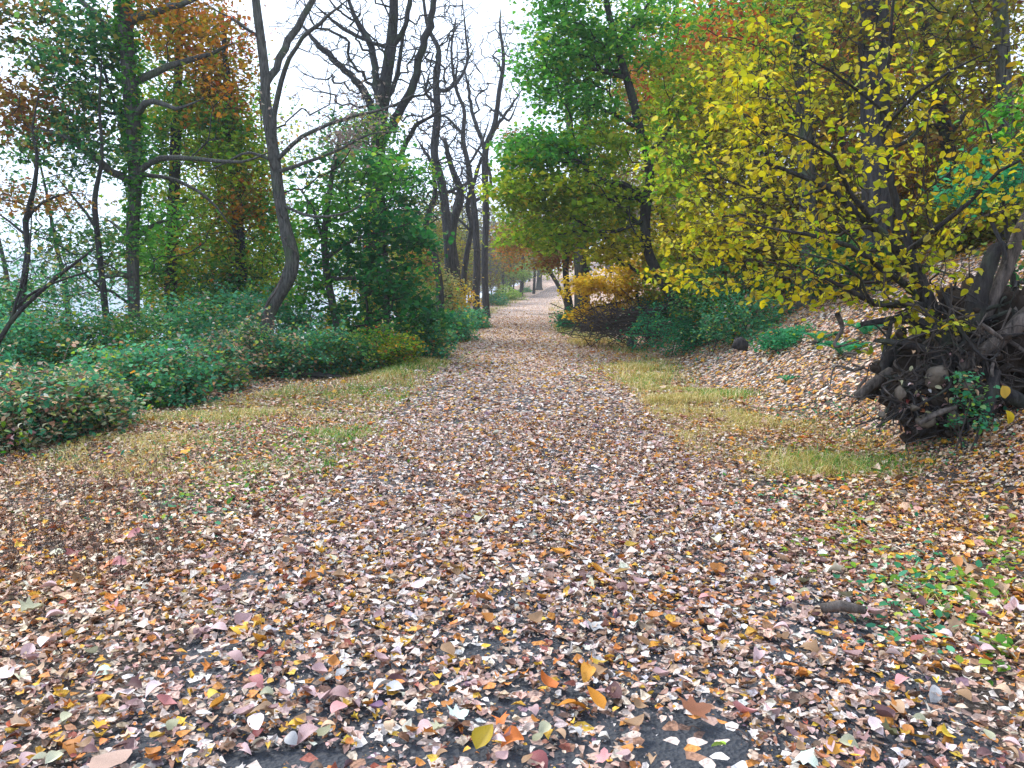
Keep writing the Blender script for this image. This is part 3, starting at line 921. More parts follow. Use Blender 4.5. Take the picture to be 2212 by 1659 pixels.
# small green herbs (ground ivy, clover) amid the leaves
acc = Acc()
def herbs(px, py, rx, ry, n, pal, size, r, h=.05):
    a = r.normal(size=(n, 2)) * .5
    pts = []
    for k in range(n):
        q = on_path(px + a[k, 0] * rx, py + a[k, 1] * ry, 0.02)
        if q[1] < 0 or q[1] > 60: continue
        # walk to the real ground height
        for _ in range(4):
            z = float(ground_z(q[0], q[1])); rr_ = ray(px + a[k, 0] * rx, py + a[k, 1] * ry)
            if rr_[2] > -.01: break
            q2 = np.array([0, 0, CAMZ]) + rr_ * ((z - CAMZ) / rr_[2]); q = q * .4 + q2 * .6
        pts.append([q[0], q[1], float(ground_z(q[0], q[1])) + r.uniform(.02, h)])
    pts = np.array(pts)
    if not len(pts): return
    c = pick(pal, len(pts), r)
    v, f, cc = foliage_arrays(pts, c, size, r, T4, .8, .0)
    acc.add(v, f, cc)
hr = np.random.default_rng(5)
for (px, py, rx, ry, n, pal, s) in ((600, 930, 320, 90, 900, 'lime', .035), (500, 1040, 200, 60, 260, 'lime', .04), (380, 1110, 160, 60, 80, 'teal', .04),
        (1830, 1130, 160, 120, 120, 'lime', .045), (1960, 1260, 160, 110, 150, 'teal', .05), (2080, 1290, 140, 70, 120, 'lime', .05), (1700, 1060, 160, 70, 130, 'teal', .035),
        (1990, 1380, 120, 40, 40, 'teal', .04), (2170, 1180, 80, 100, 60, 'lime', .05), (2160, 880, 100, 60, 160, 'teal', .035), (1780, 960, 180, 60, 240, 'lime', .035),
        (1760, 900, 120, 40, 200, 'holly', .035), (2060, 970, 120, 30, 120, 'teal', .035), (820, 860, 200, 40, 400, 'lime', .03), (1250, 720, 90, 30, 300, 'lime', .05),
        (960, 780, 120, 40, 400, 'lime', .05), (1290, 800, 120, 40, 300, 'lime', .04), (1500, 760, 200, 60, 300, 'teal', .05), (80, 950, 200, 60, 300, 'teal', .05),
        (2150, 1420, 60, 50, 30, 'lime', .045), (480, 960, 260, 60, 500, 'teal', .03)):
    herbs(px, py, rx, ry, n, pal, s, hr)
tag(acc.build('ground_herbs', M_LEAF), 'small green herb leaves poking through the fallen leaves', 'ground cover', kind='stuff')

# ------------------------------------------------------------------ bushes
def bush(name, label, cat, Y, px, py, rx, ry, rd, n, pal, size, seed, group=None, stems=9, tmpl=T2, drop=0.5, stemmat=None, flat=.6, holes=.25, lp=0, wr=(.75, 1.1), auto=False):
    """low mound of leaves on many stems; centre (px, py) at depth Y, radii rx, ry in px, rd in m"""
    r = np.random.default_rng(seed)
    if auto: Y = (ground_hit(px, py + ry * .92, Y) or Y) + rd * .6
    c = P(px, py, Y); s = Y / FP
    gz = float(ground_z(c[0], c[1]))
    base = np.array([c[0], c[1], gz])
    root = thing(name, base, label, cat, group)
    Rx, Rz = rx * s, ry * s
    A = nrm(r.normal(size=(n, 3))) * (r.uniform(0, 1, n) ** .30)[:, None]
    lump = 1 + .22 * wav(A[:, 0] * 2.0, A[:, 2] * 2.0 + A[:, 1], 1.6, seed) + .14 * wav(A[:, 0] * 2.0, A[:, 2] * 2.0 - A[:, 1], 4.2, seed + 1)
    lump = lump * np.where(r.uniform(0, 1, n) < .12, 1 + .35 * np.abs(r.normal(size=n)), 1)
    q = c + A * lump[:, None] * np.array([Rx, rd, Rz])
    q[:, 2] = np.maximum(q[:, 2], ground_z(q[:, 0], q[:, 1]) + r.uniform(.02, .15, n))
    hn = wav(q[:, 0] * 1.0, q[:, 2] * 1.6 + q[:, 1] * .7, 5.0 / max(.6, Rx), seed + 9)
    keep = hn > -1.6 + holes * 2.2 + r.normal(size=n) * .3
    q = q[keep]
    m = len(q)
    cn = pick(pal, 60, r); cell = ((wav(q[:, 0], q[:, 1] + q[:, 2], 3.2, seed + 3) + 3) * 9.9).astype(int) % 60
    cols = pick(pal, m, r) * .55 + cn[cell] * .45
    alt = ((cell % 7) == 2) & (r.uniform(0, 1, m) < .6)
    if pal in ('teal', 'tealdry', 'tgreen', 'holly'): cols = np.where(alt[:, None], pick('ivy', m, r), cols)
    if pal in ('teal', 'tgreen'):
        dead = r.uniform(0, 1, m) < .05
        cols = np.where(dead[:, None], pick('litter', m, r), cols)
    acc = Acc(); SPR = []
    for k in range(stems):
        e = c + nrm(r.normal(size=3)) * r.uniform(.5, 1.35) * np.array([Rx, rd, Rz]); e[2] = max(e[2], gz + .1)
        b = np.array([c[0] + r.normal() * Rx * .35, c[1] + r.normal() * rd * .35, 0]); b[2] = float(ground_z(b[0], b[1])) - .05
        mid = (b + e) / 2 + np.array([r.normal() * .1, r.normal() * .1, abs(e[2] - b[2]) * .3])
        C = catmull(np.array([b, mid, e]), .15) if True else None
        v, f = tube(C, np.linspace(.010, .004, len(C)), 4); acc.add(v, f)
        SPR.append(C[len(C) // 2:])
        for w_ in range(3):
            k0 = C[int(r.integers(len(C) // 2, len(C)))]
            e2 = k0 + r.normal(size=3) * np.array([Rx, rd, Rz]) * .3
            C2 = catmull(np.array([k0, (k0 + e2) / 2 + r.normal(size=3) * .04, e2]), .12)
            v, f = tube(C2, np.linspace(.005, .002, len(C2)), 3); acc.add(v, f); SPR.append(C2)
    SP_ = np.repeat(np.vstack(SPR), 4, 0); SP_ = SP_ + r.normal(size=SP_.shape) * size * .6
    q = np.vstack([q, SP_]); cols = np.vstack([cols, pick(pal, len(SP_), r)]); m = len(q)
    if lp:
        x_, y_, f_ = pix(q); inn = (x_ > 5) & (x_ < 2207) & (y_ > 5) & (y_ < 1650)
        sel = np.argsort(np.where(inn, f_, 1e6))[:lp]
        single_leaves('leaf', q[sel], cols[sel], size * 1.05, r, root, base, M_LEAF)
        mk = np.ones(m, bool); mk[sel] = False; q, cols = q[mk], cols[mk]
    v, f, cc = foliage_arrays(q, cols, size, r, tmpl, flat, .2, wr)
    ob = mesh_obj('foliage', v, f, M_LEAF, root, base, cc); ob['kind'] = 'stuff'
    ob = acc.build('stems', stemmat or M_TWIG, root, base); ob['kind'] = 'stuff'
    return root

BR = 'brambles and vines along the left bank'
for k, (lab, px, py, rx, ry, rd, n, pal, sz) in enumerate((
    ('green bramble mound in the lower left bank corner at the picture edge', 20, 895, 170, 95, .9, 5600, 'tealdry', .058),
    ('bramble mound with brown curled leaves, second from the left edge', 165, 880, 120, 85, .8, 4600, 'tealdry', .058),
    ('bright green bramble mound left of the straight tree foot', 265, 825, 115, 75, .8, 4400, 'teal', .062),
    ('dense green bramble mound in front of the straight tree foot', 370, 815, 95, 72, .7, 3800, 'teal', .065),
    ('brown and green vine tangle between the two tree feet', 455, 795, 80, 58, .7, 3200, 'tealdry', .068),
    ('leafy vine heap overhanging the dark hollow, left half', 560, 765, 95, 62, .7, 3600, 'tealdry', .072),
    ('leafy vine heap overhanging the dark hollow, right half', 665, 765, 90, 62, .7, 3600, 'teal', .074),
    ('low bramble right of the vine heap, under the maple trunk', 750, 770, 65, 52, .7, 2600, 'tgreen', .070),
    ('yellowish low bramble beside the path under the maple', 830, 758, 75, 44, .8, 2800, 'ivy', .070),
    ('teal green bramble at the right foot of the dark green maple', 910, 735, 70, 44, 1.0, 2800, 'teal', .085),
    ('bluish green bramble at the foot of the gold bush', 975, 710, 50, 32, 1.3, 2200, 'teal', .10),
    ('farthest small bramble at the foot of the twin straight trunks', 1020, 693, 32, 20, 1.4, 1500, 'teal', .12))):
    bush('bramble_bush', lab, 'bush', 12.0, px, py, rx, ry, rd, n, pal, sz, 101 + k, BR, auto=True, lp=50 if k < 6 else 0, tmpl=T4 if k < 5 else T2, holes=.46, stems=46, stemmat=M_STALK)
bush('bramble_bush', 'tall back thicket behind the left edge mounds', 'bush', 13.0, 60, 780, 190, 105, 1.1, 6500, 'teal', .068, 121, BR, holes=.22)
bush('bramble_bush', 'green back thicket left of the straight tree', 'bush', 14.5, 235, 755, 130, 85, 1.0, 5200, 'tgreen', .072, 122, BR, holes=.25)
bush('bramble_bush', 'tall bramble thicket behind the straight ivy-clad tree', 'bush', 18.0, 410, 715, 150, 85, 1.2, 6500, 'teal', .085, 109, BR, holes=.2)
bush('vine_thicket', 'leafy green thicket right of the S-bent tree foot', 'bush', 19.5, 600, 690, 110, 70, 1.3, 5200, 'teal', .085, 111, BR, holes=.2)
bush('vine_thicket', 'leafy thicket with river light behind it at the left edge', 'bush', 15.5, 20, 660, 130, 60, 1.2, 2400, 'tgreen', .075, 110, BR, holes=.5)

TH = 'thickets filling the left bank behind the first trees'
bush('bank_thicket', 'tall green and yellow thicket right behind the straight ivy-clad tree', 'bush', 25, 400, 600, 110, 130, 1.6, 7000, 'ivy', .115, 161, TH, holes=.2)
bush('bank_thicket', 'deep green thicket seen between the S-bent trunk and the straight tree', 'bush', 22, 500, 660, 90, 90, 1.4, 5200, 'tgreen', .105, 162, TH, holes=.2)
bush('bank_thicket', 'mixed yellow green thicket behind the S bend of the trunk', 'bush', 27, 590, 560, 90, 130, 1.6, 5200, 'ivy', .12, 163, TH, holes=.35)
bush('bank_thicket', 'loose green and yellow thicket behind the dark green maple', 'bush', 28, 790, 570, 140, 120, 1.8, 4600, 'ivy', .12, 164, TH, holes=.45)
bush('bank_thicket', 'low dark thicket along the bank at far left', 'bush', 13.6, 170, 745, 190, 75, 1.2, 6500, 'tgreen', .07, 165, TH, holes=.25)
bush('bank_thicket', 'green thicket filling the bank at the left picture edge', 'bush', 12, -20, 790, 130, 120, 1.2, 4800, 'teal', .07, 166, TH, holes=.25)
bush('bank_thicket', 'yellow green thicket under the dark green maple beside the path', 'bush', 21, 720, 715, 90, 50, 1.0, 3400, 'ivy', .085, 167, TH, holes=.3)

# dark fallen bough under the vines (left verge)
def log(name, label, cat, pts, Y, mat, seed, group=None, k=9):
    T = np.array([[*P(p[0], p[1], Y + (p[3] if len(p) > 3 else 0)), p[2] * Y / FP] for p in pts])
    base = T[0, :3].copy(); base[2] = float(ground_z(base[0], base[1]))
    C = catmull(T, .1)
    v, f = tube(C[:, :3], C[:, 3], k, rough=.12, seed=seed)
    # cap at the start
    f = np.vstack([f, [[0, j + 1, j] for j in range(1, k - 1)]])
    return tag(mesh_obj(name, v - base, f, mat, smooth=False), label, cat, group), base
o, b = log('fallen_log', 'dark rotting log in the hollow under the left vine heap', 'log', [(505, 800, 7), (560, 797, 8), (650, 806, 7), (735, 815, 5)], 15.0, M_BARK, 3); o.location = b
o, b = log('fallen_log', 'short mossy log on the right verge before the gold shrub', 'log', [(1255, 706, 9), (1290, 708, 9), (1320, 705, 8)], 27, M_BARK, 4); o.location = b
o, b = log('stump_shape', 'small dark broken stump in the leaves right of the path', 'stump', [(1362, 748, 9, 0), (1362, 736, 8, 0)], 19.0, M_BARK, 5); o.location = b
o, b = log('fallen_branch', 'grey broken branch stub in the leaves on the right front', 'branch', [(1775, 1313, 11), (1815, 1308, 13), (1868, 1318, 9)], on_path(1820, 1330)[1], M_DEAD, 6); o.location = b
o, b = log('fallen_log', 'dark log lying in the slope shadow behind the green holly', 'log', [(1560, 640, 6, 1.2), (1480, 650, 7, .6), (1400, 675, 7, 0)], 21, M_BARK, 7); o.location = b
o, b = log('stump_shape', 'low dark stump shape standing in for a dark hole left of the ferns', 'stump', [(1595, 755, 18, 0), (1600, 735, 14, 0)], 14.0, M_BARK, 8); o.location = b  # dark stump shape stands in for a dark hole in the leaves

def rock(name, label, c, rad, seed, parent=None, base=None, mat=None):
    r = np.random.default_rng(seed)
    import bmesh
    bm = bmesh.new(); bmesh.ops.create_icosphere(bm, subdivisions=2, radius=1)
    pl = nrm(r.normal(size=(13, 3))); dd = r.uniform(.5, .85, 13)
    V = []
    for v in bm.verts:
        p = np.array(v.co)
        for a, b in zip(pl, dd):
            k = p @ a
            if k > b: p = p - a * (k - b)
        V.append(p * np.array(rad) * (1 + r.normal() * .03))
    F = [[q.index for q in f.verts] for f in bm.faces]; bm.free()
    o = mesh_obj(name, np.array(V) + np.array(c), np.array(F), mat or M_ROCK, parent, base)
    return o
q = on_path(1952, 1075, .0); q[2] = float(ground_z(q[0], q[1]))
o = rock('stone', '', (0, 0, .02), (.05, .045, .05), 3); o.location = q; tag(o, 'small dark pointed stone among the leaves on the right slope', 'stone')
q = on_path(1700, 1075, .0); q[2] = float(ground_z(q[0], q[1]))

# ------------------------------------------------------------------ left trees
tree('ivy_clad_tree', 'straight grey trunk with ivy and long level limbs, tallest at left', 'tree', 17.0,
     [(290, 790, 14), (290, 720, 13.5), (287, 600, 12.5), (286, 500, 13), (292, 400, 14), (290, 300, 15), (280, 180, 15), (272, 80, 15), (270, 0, 14), (272, -110, 14), (280, -250, 9), (285, -400, 4)],
     [[(282, 410, 9), (240, 370, 8, -.3), (190, 330, 7, -.6), (130, 290, 5, -.8), (60, 275, 3, -1)],
      [(296, 370, 7), (350, 342, 6.5, -.3), (430, 343, 4.5, -.6), (520, 350, 3, -.9), (600, 322, 2, -1)],
      [(288, 175, 9), (360, 145, 7, .2), (440, 122, 5, .4), (505, 92, 3, .5)],
      [(292, 245, 8), (330, 218, 6, -.5), (380, 235, 4, -.7), (440, 212, 2.5, -.8)],
      [(275, 45, 10), (340, 25, 8, -.3), (410, 2, 5, -.4), (520, -40, 3, -.5)],
      [(266, 95, 9), (220, 45, 7, .4), (165, -5, 5, .6), (60, -60, 3, .8)],
      [(284, 610, 7), (262, 592, 6, -.2), (225, 598, 4, -.3), (190, 622, 2.5, -.3)],
      [(286, 520, 5), (255, 490, 4, .4), (225, 470, 2, .6)],
      [(296, 520, 5), (340, 480, 4, .4), (400, 472, 2, .6)],
      [(292, 375, 5), (380, 390, 4, .5), (450, 430, 3, .6), (500, 490, 2, .7)]],
     [(50, 60, .5, 100, 90, 1.4, 120, 'olive', 1.2), (190, 80, .3, 90, 90, 1.4, 140, 'tgreen', 1.2), (50, 220, 0, 100, 60, 1.4, 130, 'rust', 1.1), (150, 330, -.4, 110, 50, 1.2, 90, 'tgreen', 1), (200, 250, 0, 80, 70, 1.1, 110, 'tgreen', 1.1),
      (90, 280, 0, 120, 34, 1.0, 90, 'rust', 1.1), (40, 420, .2, 80, 40, 1.0, 60, 'rust', .8), (215, 160, 0, 60, 80, 1.1, 90, 'tgreen', 1.2), (110, 150, 0, 60, 40, 1.1, 50, 'tgreen', 1),
      (160, 520, 0, 110, 60, 1.1, 90, 'tgreen', .8), (120, 610, .5, 130, 50, 1.1, 80, 'teal', .8), (380, 40, .2, 110, 60, 1.1, 80, 'orange', 1), (440, 330, -.5, 110, 40, .9, 40, None), (460, 180, 0, 80, 70, .9, 30, 'orange', .5),
      (250, -120, .5, 260, 120, 2, 100, 'olive', .6), (440, 450, 0, 70, 60, .8, 30, None), (330, 500, .2, 60, 100, .9, 60, 'green', 1)],
     size=.12, per=10, spread=.17, rt=.005, bark=M_BARKG, seed=11, ivy=[(-60, 430, 1500, .07, 'green'), (380, 560, 220, .04, 'green')], step=.35, twigmat=M_BARK)

tree('s_bent_tree', 'S-bent trunk with twining vines and two upright stems', 'tree', 17.5,
     [(572, 770, 16.1), (575, 715, 15.3), (584, 670, 15.3), (606, 632, 15.3), (628, 592, 14.4), (632, 555, 15.3), (624, 520, 14.4), (614, 480, 12.8), (602, 420, 12.8), (594, 350, 11.9), (584, 290, 11.9), (574, 220, 11.0), (572, 160, 10.2), (563, 80, 9.3), (553, 0, 8.5), (545, -120, 6.8), (550, -260, 4.2), (560, -380, 3)],
     [[(573, 190, 8), (595, 145, 7.5, .2), (625, 85, 8, .4), (655, 35, 7, .5), (690, -30, 6, .6), (720, -160, 4, .6)],
      [(590, 330, 6), (592, 250, 6, -.2), (605, 180, 5.5, -.4), (640, 100, 4.5, -.6), (690, 50, 4, -.7), (750, 0, 3, -.8)],
      [(592, 345, 5), (650, 295, 4.5, -.3), (740, 258, 3.5, -.6), (830, 235, 2.4, -.8), (900, 200, 2, -1)],
      [(598, 380, 4.5), (660, 350, 3.8, -.3), (730, 325, 3, -.5), (800, 290, 2.2, -.7), (860, 285, 2, -.8)],
      [(606, 440, 3.5), (680, 468, 3, -.4), (760, 455, 2, -.6), (800, 420, 1.3, -.7)],
      [(592, 360, 4), (540, 330, 3, .3), (490, 350, 2.5, .5), (440, 375, 2, .6)],
      [(566, 90, 4), (500, 40, 3, .5), (440, 10, 2, .8)]],
     [(720, 300, -.5, 110, 60, .9, 60, 'seed', .35), (740, 180, .3, 110, 90, 1.2, 90, 'seed', .12), (680, 80, .3, 100, 80, 1.2, 80, None), (520, 60, .4, 70, 70, 1, 40, 'red', .7),
      (800, 260, -.7, 60, 50, .7, 50, 'seed', .8), (750, 300, -.5, 40, 24, .5, 24, 'seed', 2.2), (560, -120, 0, 120, 120, 1.2, 60, None), (640, 260, 0, 60, 60, .8, 30, 'seed', .3), (740, 400, -.4, 90, 60, .7, 40, 'tgreen', .4)],
     size=.075, per=5, spread=.12, rt=.0045, bark=M_BARKG, seed=12, step=.3, jit=.2, twigmat=M_BARK)
# twining vine round the S-bent stem
C = catmull(np.array([P(*q) for q in ((588, 720, 17.2), (572, 672, 17.3), (600, 620, 17.15), (622, 560, 17.9), (640, 545, 17.2), (612, 520, 17.15), (630, 500, 17.7), (598, 450, 17.2), (604, 400, 17.6), (580, 340, 17.2), (592, 280, 17.5))]), .12)
v, f = tube(C, np.linspace(.022, .012, len(C)), 5, rough=.1)
b0 = C[0].copy()
tag(mesh_obj('climbing_vine', v - b0, f, M_DEAD, smooth=True), 'woody vine twisting round the S-bent trunk', 'vine').location = b0

# ivy-draped yellow, green and orange trees behind
tree('draped_tree', 'vine-draped tree with orange and red crown between the straight and S-bent trunks', 'tree', 23.0,
     [(372, 740, 13), (368, 600, 13), (375, 450, 12), (380, 300, 11), (385, 150, 9), (390, 0, 7), (395, -160, 5), (400, -300, 3)],
     [[(380, 300, 6), (420, 220, 5, -.5), (450, 120, 3, -.8)]],
     [(330, 330, 0, 40, 120, 1.0, 80, 'green', 1.3), (330, 560, 0, 45, 110, 1.0, 80, 'green', 1.2), (400, 70, 0, 75, 90, 1.3, 90, 'orange', 1.5), (480, 130, -.3, 70, 90, 1.3, 90, 'orange', 1.4), (350, 220, 0, 60, 110, 1.2, 80, 'ivy', 1.3), (440, 260, -.3, 90, 100, 1.3, 130, 'ivy', 1.7),
      (370, 420, 0, 50, 110, 1.1, 80, 'ivy', 1.2), (370, 600, 0, 60, 90, 1.1, 80, 'ivy', 1.0), (400, -60, 0, 140, 80, 1.5, 70, 'orange', 1), (340, 110, .2, 60, 60, 1, 40, 'ygreen', 1)],
     size=.13, per=15, spread=.3, seed=13)
tree('draped_tree', 'yellow-green vine-draped column beside the sky gap left of the S-bent trunk', 'tree', 22.0,
     [(520, 720, 12), (522, 600, 12), (512, 450, 11), (500, 300, 9), (490, 160, 7), (480, 40, 4)],
     [],
     [(580, 480, .4, 50, 80, 1.0, 70, 'green', 1.1), (580, 640, .3, 60, 60, 1.0, 70, 'ygreen', 1.1), (470, 200, 0, 55, 80, 1.1, 90, 'orange', 1.3), (490, 290, 0, 65, 70, 1.1, 110, 'ivy', 1.8), (520, 360, -.2, 65, 60, 1.1, 90, 'ygreen', 1.4), (530, 430, -.2, 60, 70, 1.1, 90, 'orange', .9), (480, 420, 0, 60, 90, 1.1, 100, 'ygreen', 1.4),
      (460, 540, 0, 80, 70, 1.2, 100, 'ivy', 1.2), (545, 540, .2, 60, 70, 1.1, 60, 'ivy', 1.0), (520, 640, .2, 90, 60, 1.2, 90, 'ivy', 1.0)],
     size=.125, per=15, spread=.28, seed=14)
tree('slender_sapling', 'thin bent sapling in front of the bright river at far left', 'tree', 14.0,
     [(45, 760, 7), (48, 640, 7), (60, 540, 6), (55, 480, 6), (75, 400, 4.5), (80, 330, 3.5), (70, 280, 2.5), (85, 200, 1.2)],
     [[(56, 470, 4), (90, 440, 3, .2), (150, 415, 2, .3), (190, 420, 1.5, .4)], [(60, 520, 3.5), (20, 480, 2.5, .2), (-30, 440, 2, .3)]],
     [(60, 360, 0, 100, 120, .8, 90, 'tgreen', .5), (120, 560, .3, 140, 90, .8, 90, 'tgreen', .45), (0, 620, 0, 90, 60, .8, 50, 'tgreen', .6), (130, 440, -.1, 60, 14, .4, 14, 'rust', 1.3)],
     size=.07, per=7, spread=.16, rt=.0035, seed=15, step=.25, jit=.16)
tree('slender_sapling', 'leaning slim sapling midway between the far left sapling and the straight trunk', 'tree', 15.5,
     [(235, 760, 7), (225, 640, 7), (212, 520, 6), (205, 430, 5.5), (220, 340, 4), (215, 230, 2.6), (220, 120, 1.2)],
     [[(212, 500, 4), (170, 440, 3, .3), (120, 380, 2.2, .5)]],
     [(200, 300, 0, 80, 120, .8, 70, 'tgreen', .45), (210, 520, .2, 80, 90, .8, 70, 'tgreen', .55), (190, 660, .2, 90, 60, .9, 80, 'teal', .8)],
     size=.07, per=7, spread=.16, rt=.0035, seed=16, step=.25, jit=.16)
tree('bare_sapling', 'arching bare stems sweeping over the brambles at the left edge', 'tree', 10.0,
     [(-60, 880, 7), (-30, 800, 6), (20, 700, 5), (110, 610, 4), (200, 540, 2.5)],
     [[(-10, 740, 4), (60, 640, 3, .2), (180, 590, 2, .4), (260, 570, 1.3, .5)], [(20, 700, 3), (60, 560, 2.5, .3), (70, 450, 1.6, .5)]],
     [(110, 600, 0, 150, 60, .6, 70, 'tgreen', .3)], size=.05, per=5, spread=.1, rt=.0022, seed=17, step=.2, jit=.14)

# tall bare many-stemmed tree
tree('bare_locust', 'large bare many-stemmed tree rising behind the dark green maple', 'tree', 30.0,
     [(800, 640, 20), (805, 500, 19), (812, 380, 18), (818, 290, 16), (828, 210, 14), (842, 120, 12), (850, 30, 10), (850, -100, 8), (860, -300, 4)],
     [[(815, 330, 11), (850, 260, 10, -.6), (890, 190, 9, -1), (910, 110, 8, -1.2), (935, 20, 7, -1.3), (960, -120, 4, -1.4)],
      [(820, 270, 10), (790, 200, 8, .8), (740, 145, 7, 1.3), (690, 100, 6, 1.6), (650, 50, 4, 1.9)],
      [(824, 240, 9), (808, 150, 8, .5), (800, 90, 7, .8), (765, 30, 5, 1), (740, -60, 4, 1.2)],
      [(845, 110, 6), (880, 40, 5, -.4), (890, -60, 3, -.5)],
      [(806, 100, 4), (740, 60, 4, .8), (680, 10, 3, 1)],
      [(850, 258, 6), (855, 170, 5, .5), (870, 80, 4, .8), (885, -20, 3, 1)],
      [(812, 370, 8), (860, 340, 6, .5), (900, 270, 5, .9), (950, 245, 3, 1.2)]],
     [(820, 40, 0, 190, 120, 2.6, 520, None), (900, 200, -.5, 90, 120, 1.8, 220, None), (730, 180, 1, 110, 110, 1.8, 220, None), (840, 250, 0, 100, 60, 1.8, 80, 'seed', .35), (810, 215, -.6, 80, 30, 1, 40, 'seed', .7), (820, -120, 0, 200, 100, 2.5, 120, None)],
     size=.12, per=4, spread=.22, rt=.013, seed=18, step=.4, jit=.22, alpha=.18, bark=M_BARK)

# dark green maple with its sapling trunk
tree('green_maple', 'dark green maple with thin leaning trunk beside the path, left side', 'tree', 19.0,
     [(738, 745, 10), (724, 680, 9), (708, 600, 8), (700, 520, 7), (708, 440, 6), (720, 360, 5), (735, 290, 3)],
     [[(702, 560, 5), (760, 520, 4, -.3), (830, 500, 3, -.5), (890, 480, 2, -.6)], [(705, 600, 5), (780, 600, 4, -.4), (850, 580, 3, -.6)], [(700, 520, 4), (670, 440, 3, .2), (640, 400, 2, .4)]],
     [(730, 440, 0, 100, 50, 1.2, 80, 'green', 1.1), (850, 490, -.3, 80, 45, 1.1, 80, 'dgreen', 1.2), (780, 560, 0, 110, 45, 1.1, 90, 'dgreen', 1.2), (850, 620, -.3, 80, 60, 1.1, 90, 'dgreen', 1.3), (790, 680, 0, 90, 45, 1.0, 70, 'dgreen', 1.2),
      (690, 500, .2, 70, 50, 1.0, 50, 'green', 1), (680, 610, .2, 60, 60, 1.0, 50, 'green', 1), (840, 370, .3, 70, 50, 1.0, 60, 'green', 1), (740, 350, .2, 110, 50, 1, 70, 'tgreen', .9), (900, 520, -.3, 50, 24, .8, 40, 'dgreen', 1.1), (920, 670, -.6, 50, 45, 1.0, 50, 'dgreen', 1.2)],
     size=.125, per=9, spread=.2, seed=19, bark=M_BARKG, tmpl=T4, twigmat=M_BARK, wr=(1.0, 1.4), leaf_parts=80)
tree('vine_column', 'green and yellow leafy column climbing the bare tree above the maple', 'tree', 26.0,
     [(835, 640, 7), (830, 500, 6), (825, 400, 5), (815, 300, 4)],
     [],
     [(800, 270, 0, 90, 50, 1.2, 70, 'tgreen', .8), (740, 300, 0, 60, 50, 1.2, 50, 'tgreen', .7), (810, 330, 0, 60, 60, 1, 70, 'green', 1.1), (790, 270, 0, 50, 40, .9, 40, 'ygreen', .8), (850, 400, 0, 60, 60, 1, 70, 'dgreen', 1.3), (760, 400, 0, 60, 60, 1, 60, 'green', .9), (870, 460, .4, 60, 50, 1, 60, 'tgreen', 1), (920, 370, .8, 50, 40, 1, 40, 'green', .8)],
     size=.14, per=11, spread=.25, seed=20)
bush('gold_bush', 'rounded bush fading from cream green to gold at its right side', 'bush', 29.0, 905, 640, 85, 75, 1.7, 5200, 'cream', .13, 120, auto=True, holes=.1)
bush('gold_bush', 'small golden orange bush just left of the twin straight trunks', 'bush', 31.0, 975, 655, 40, 50, 1.1, 2200, 'gold', .13, 121, auto=True, holes=.15)
bush('rust_bush', 'rusty orange foliage above the cream and gold bush', 'bush', 36.0, 905, 555, 45, 30, 1.2, 900, 'rust', .14, 122, holes=.3)

# the bare locusts by the path, centre
LG = 'bare locust trees standing left of the far path'
LB = dict(size=.1, per=0, rt=.017, seed=30, step=.45, jit=.24, alpha=.15, bark=M_BARKF, twigmat=M_BARK)
tree('bare_locust', 'nearest right locust of the twin straight trunks at the path, crown forked', 'tree', 46.0,
     [(1050, 688, 8), (1049, 640, 7.5), (1047, 560, 7), (1050, 470, 7), (1048, 380, 7), (1050, 320, 7), (1068, 270, 5.5), (1078, 200, 5), (1088, 130, 4), (1080, 60, 2.5), (1082, 20, 1)],
     [[(1050, 325, 5), (1035, 285, 4.5), (1020, 240, 4, .5), (1012, 190, 3, .7), (1000, 130, 2, 1)], [(1062, 290, 4), (1100, 235, 3, .6), (1130, 190, 2, .8)], [(1072, 240, 3), (1100, 260, 2.5, -.5), (1120, 215, 1.5, -.8)]],
     [(1080, 150, 0, 50, 120, 2.5, 170, None), (1030, 230, 0, 50, 80, 2.5, 100, None), (1085, 90, 0, 45, 60, 2, 60, 'yback', 1)], **{**LB, 'per': 2, 'spread': .3, 'seed': 31}, group=LG)
tree('bare_locust', 'left locust of the twin straight trunks at the path, bent upper stem', 'tree', 44.0,
     [(1029, 684, 8), (1029, 620, 8), (1030, 560, 7.5), (1027, 480, 7), (1020, 420, 7), (1010, 350, 5.5), (1000, 300, 5), (1003, 240, 4), (985, 190, 3.5), (975, 110, 2.5), (985, 40, 1.5)],
     [[(1022, 440, 4), (1060, 400, 3.5, .6), (1045, 340, 3, .8), (1010, 310, 2.5, 1)], [(1003, 290, 3), (960, 250, 2.5, .4), (930, 262, 1.5, .5)], [(1012, 360, 3), (1040, 310, 2.5, .5), (1060, 250, 1.6, .6)]],
     [(990, 150, 0, 55, 120, 2.2, 150, None), (1000, 330, 0, 50, 80, 2, 90, None)], **{**LB, 'seed': 32}, group=LG)
tree('bare_locust', 'dark leaning locust with crooked stem between gold bush and twin trunks', 'tree', 41.0,
     [(1000, 650, 6), (1003, 590, 6), (1010, 540, 6), (1018, 490, 5), (1010, 440, 5), (1025, 390, 4), (1040, 340, 3)],
     [[(1012, 500, 3), (980, 460, 2.5, .4), (985, 420, 2, .6), (960, 390, 1.6, .8)]],
     [(1000, 420, 0, 50, 80, 2, 110, None)], **{**LB, 'seed': 33}, group=LG)
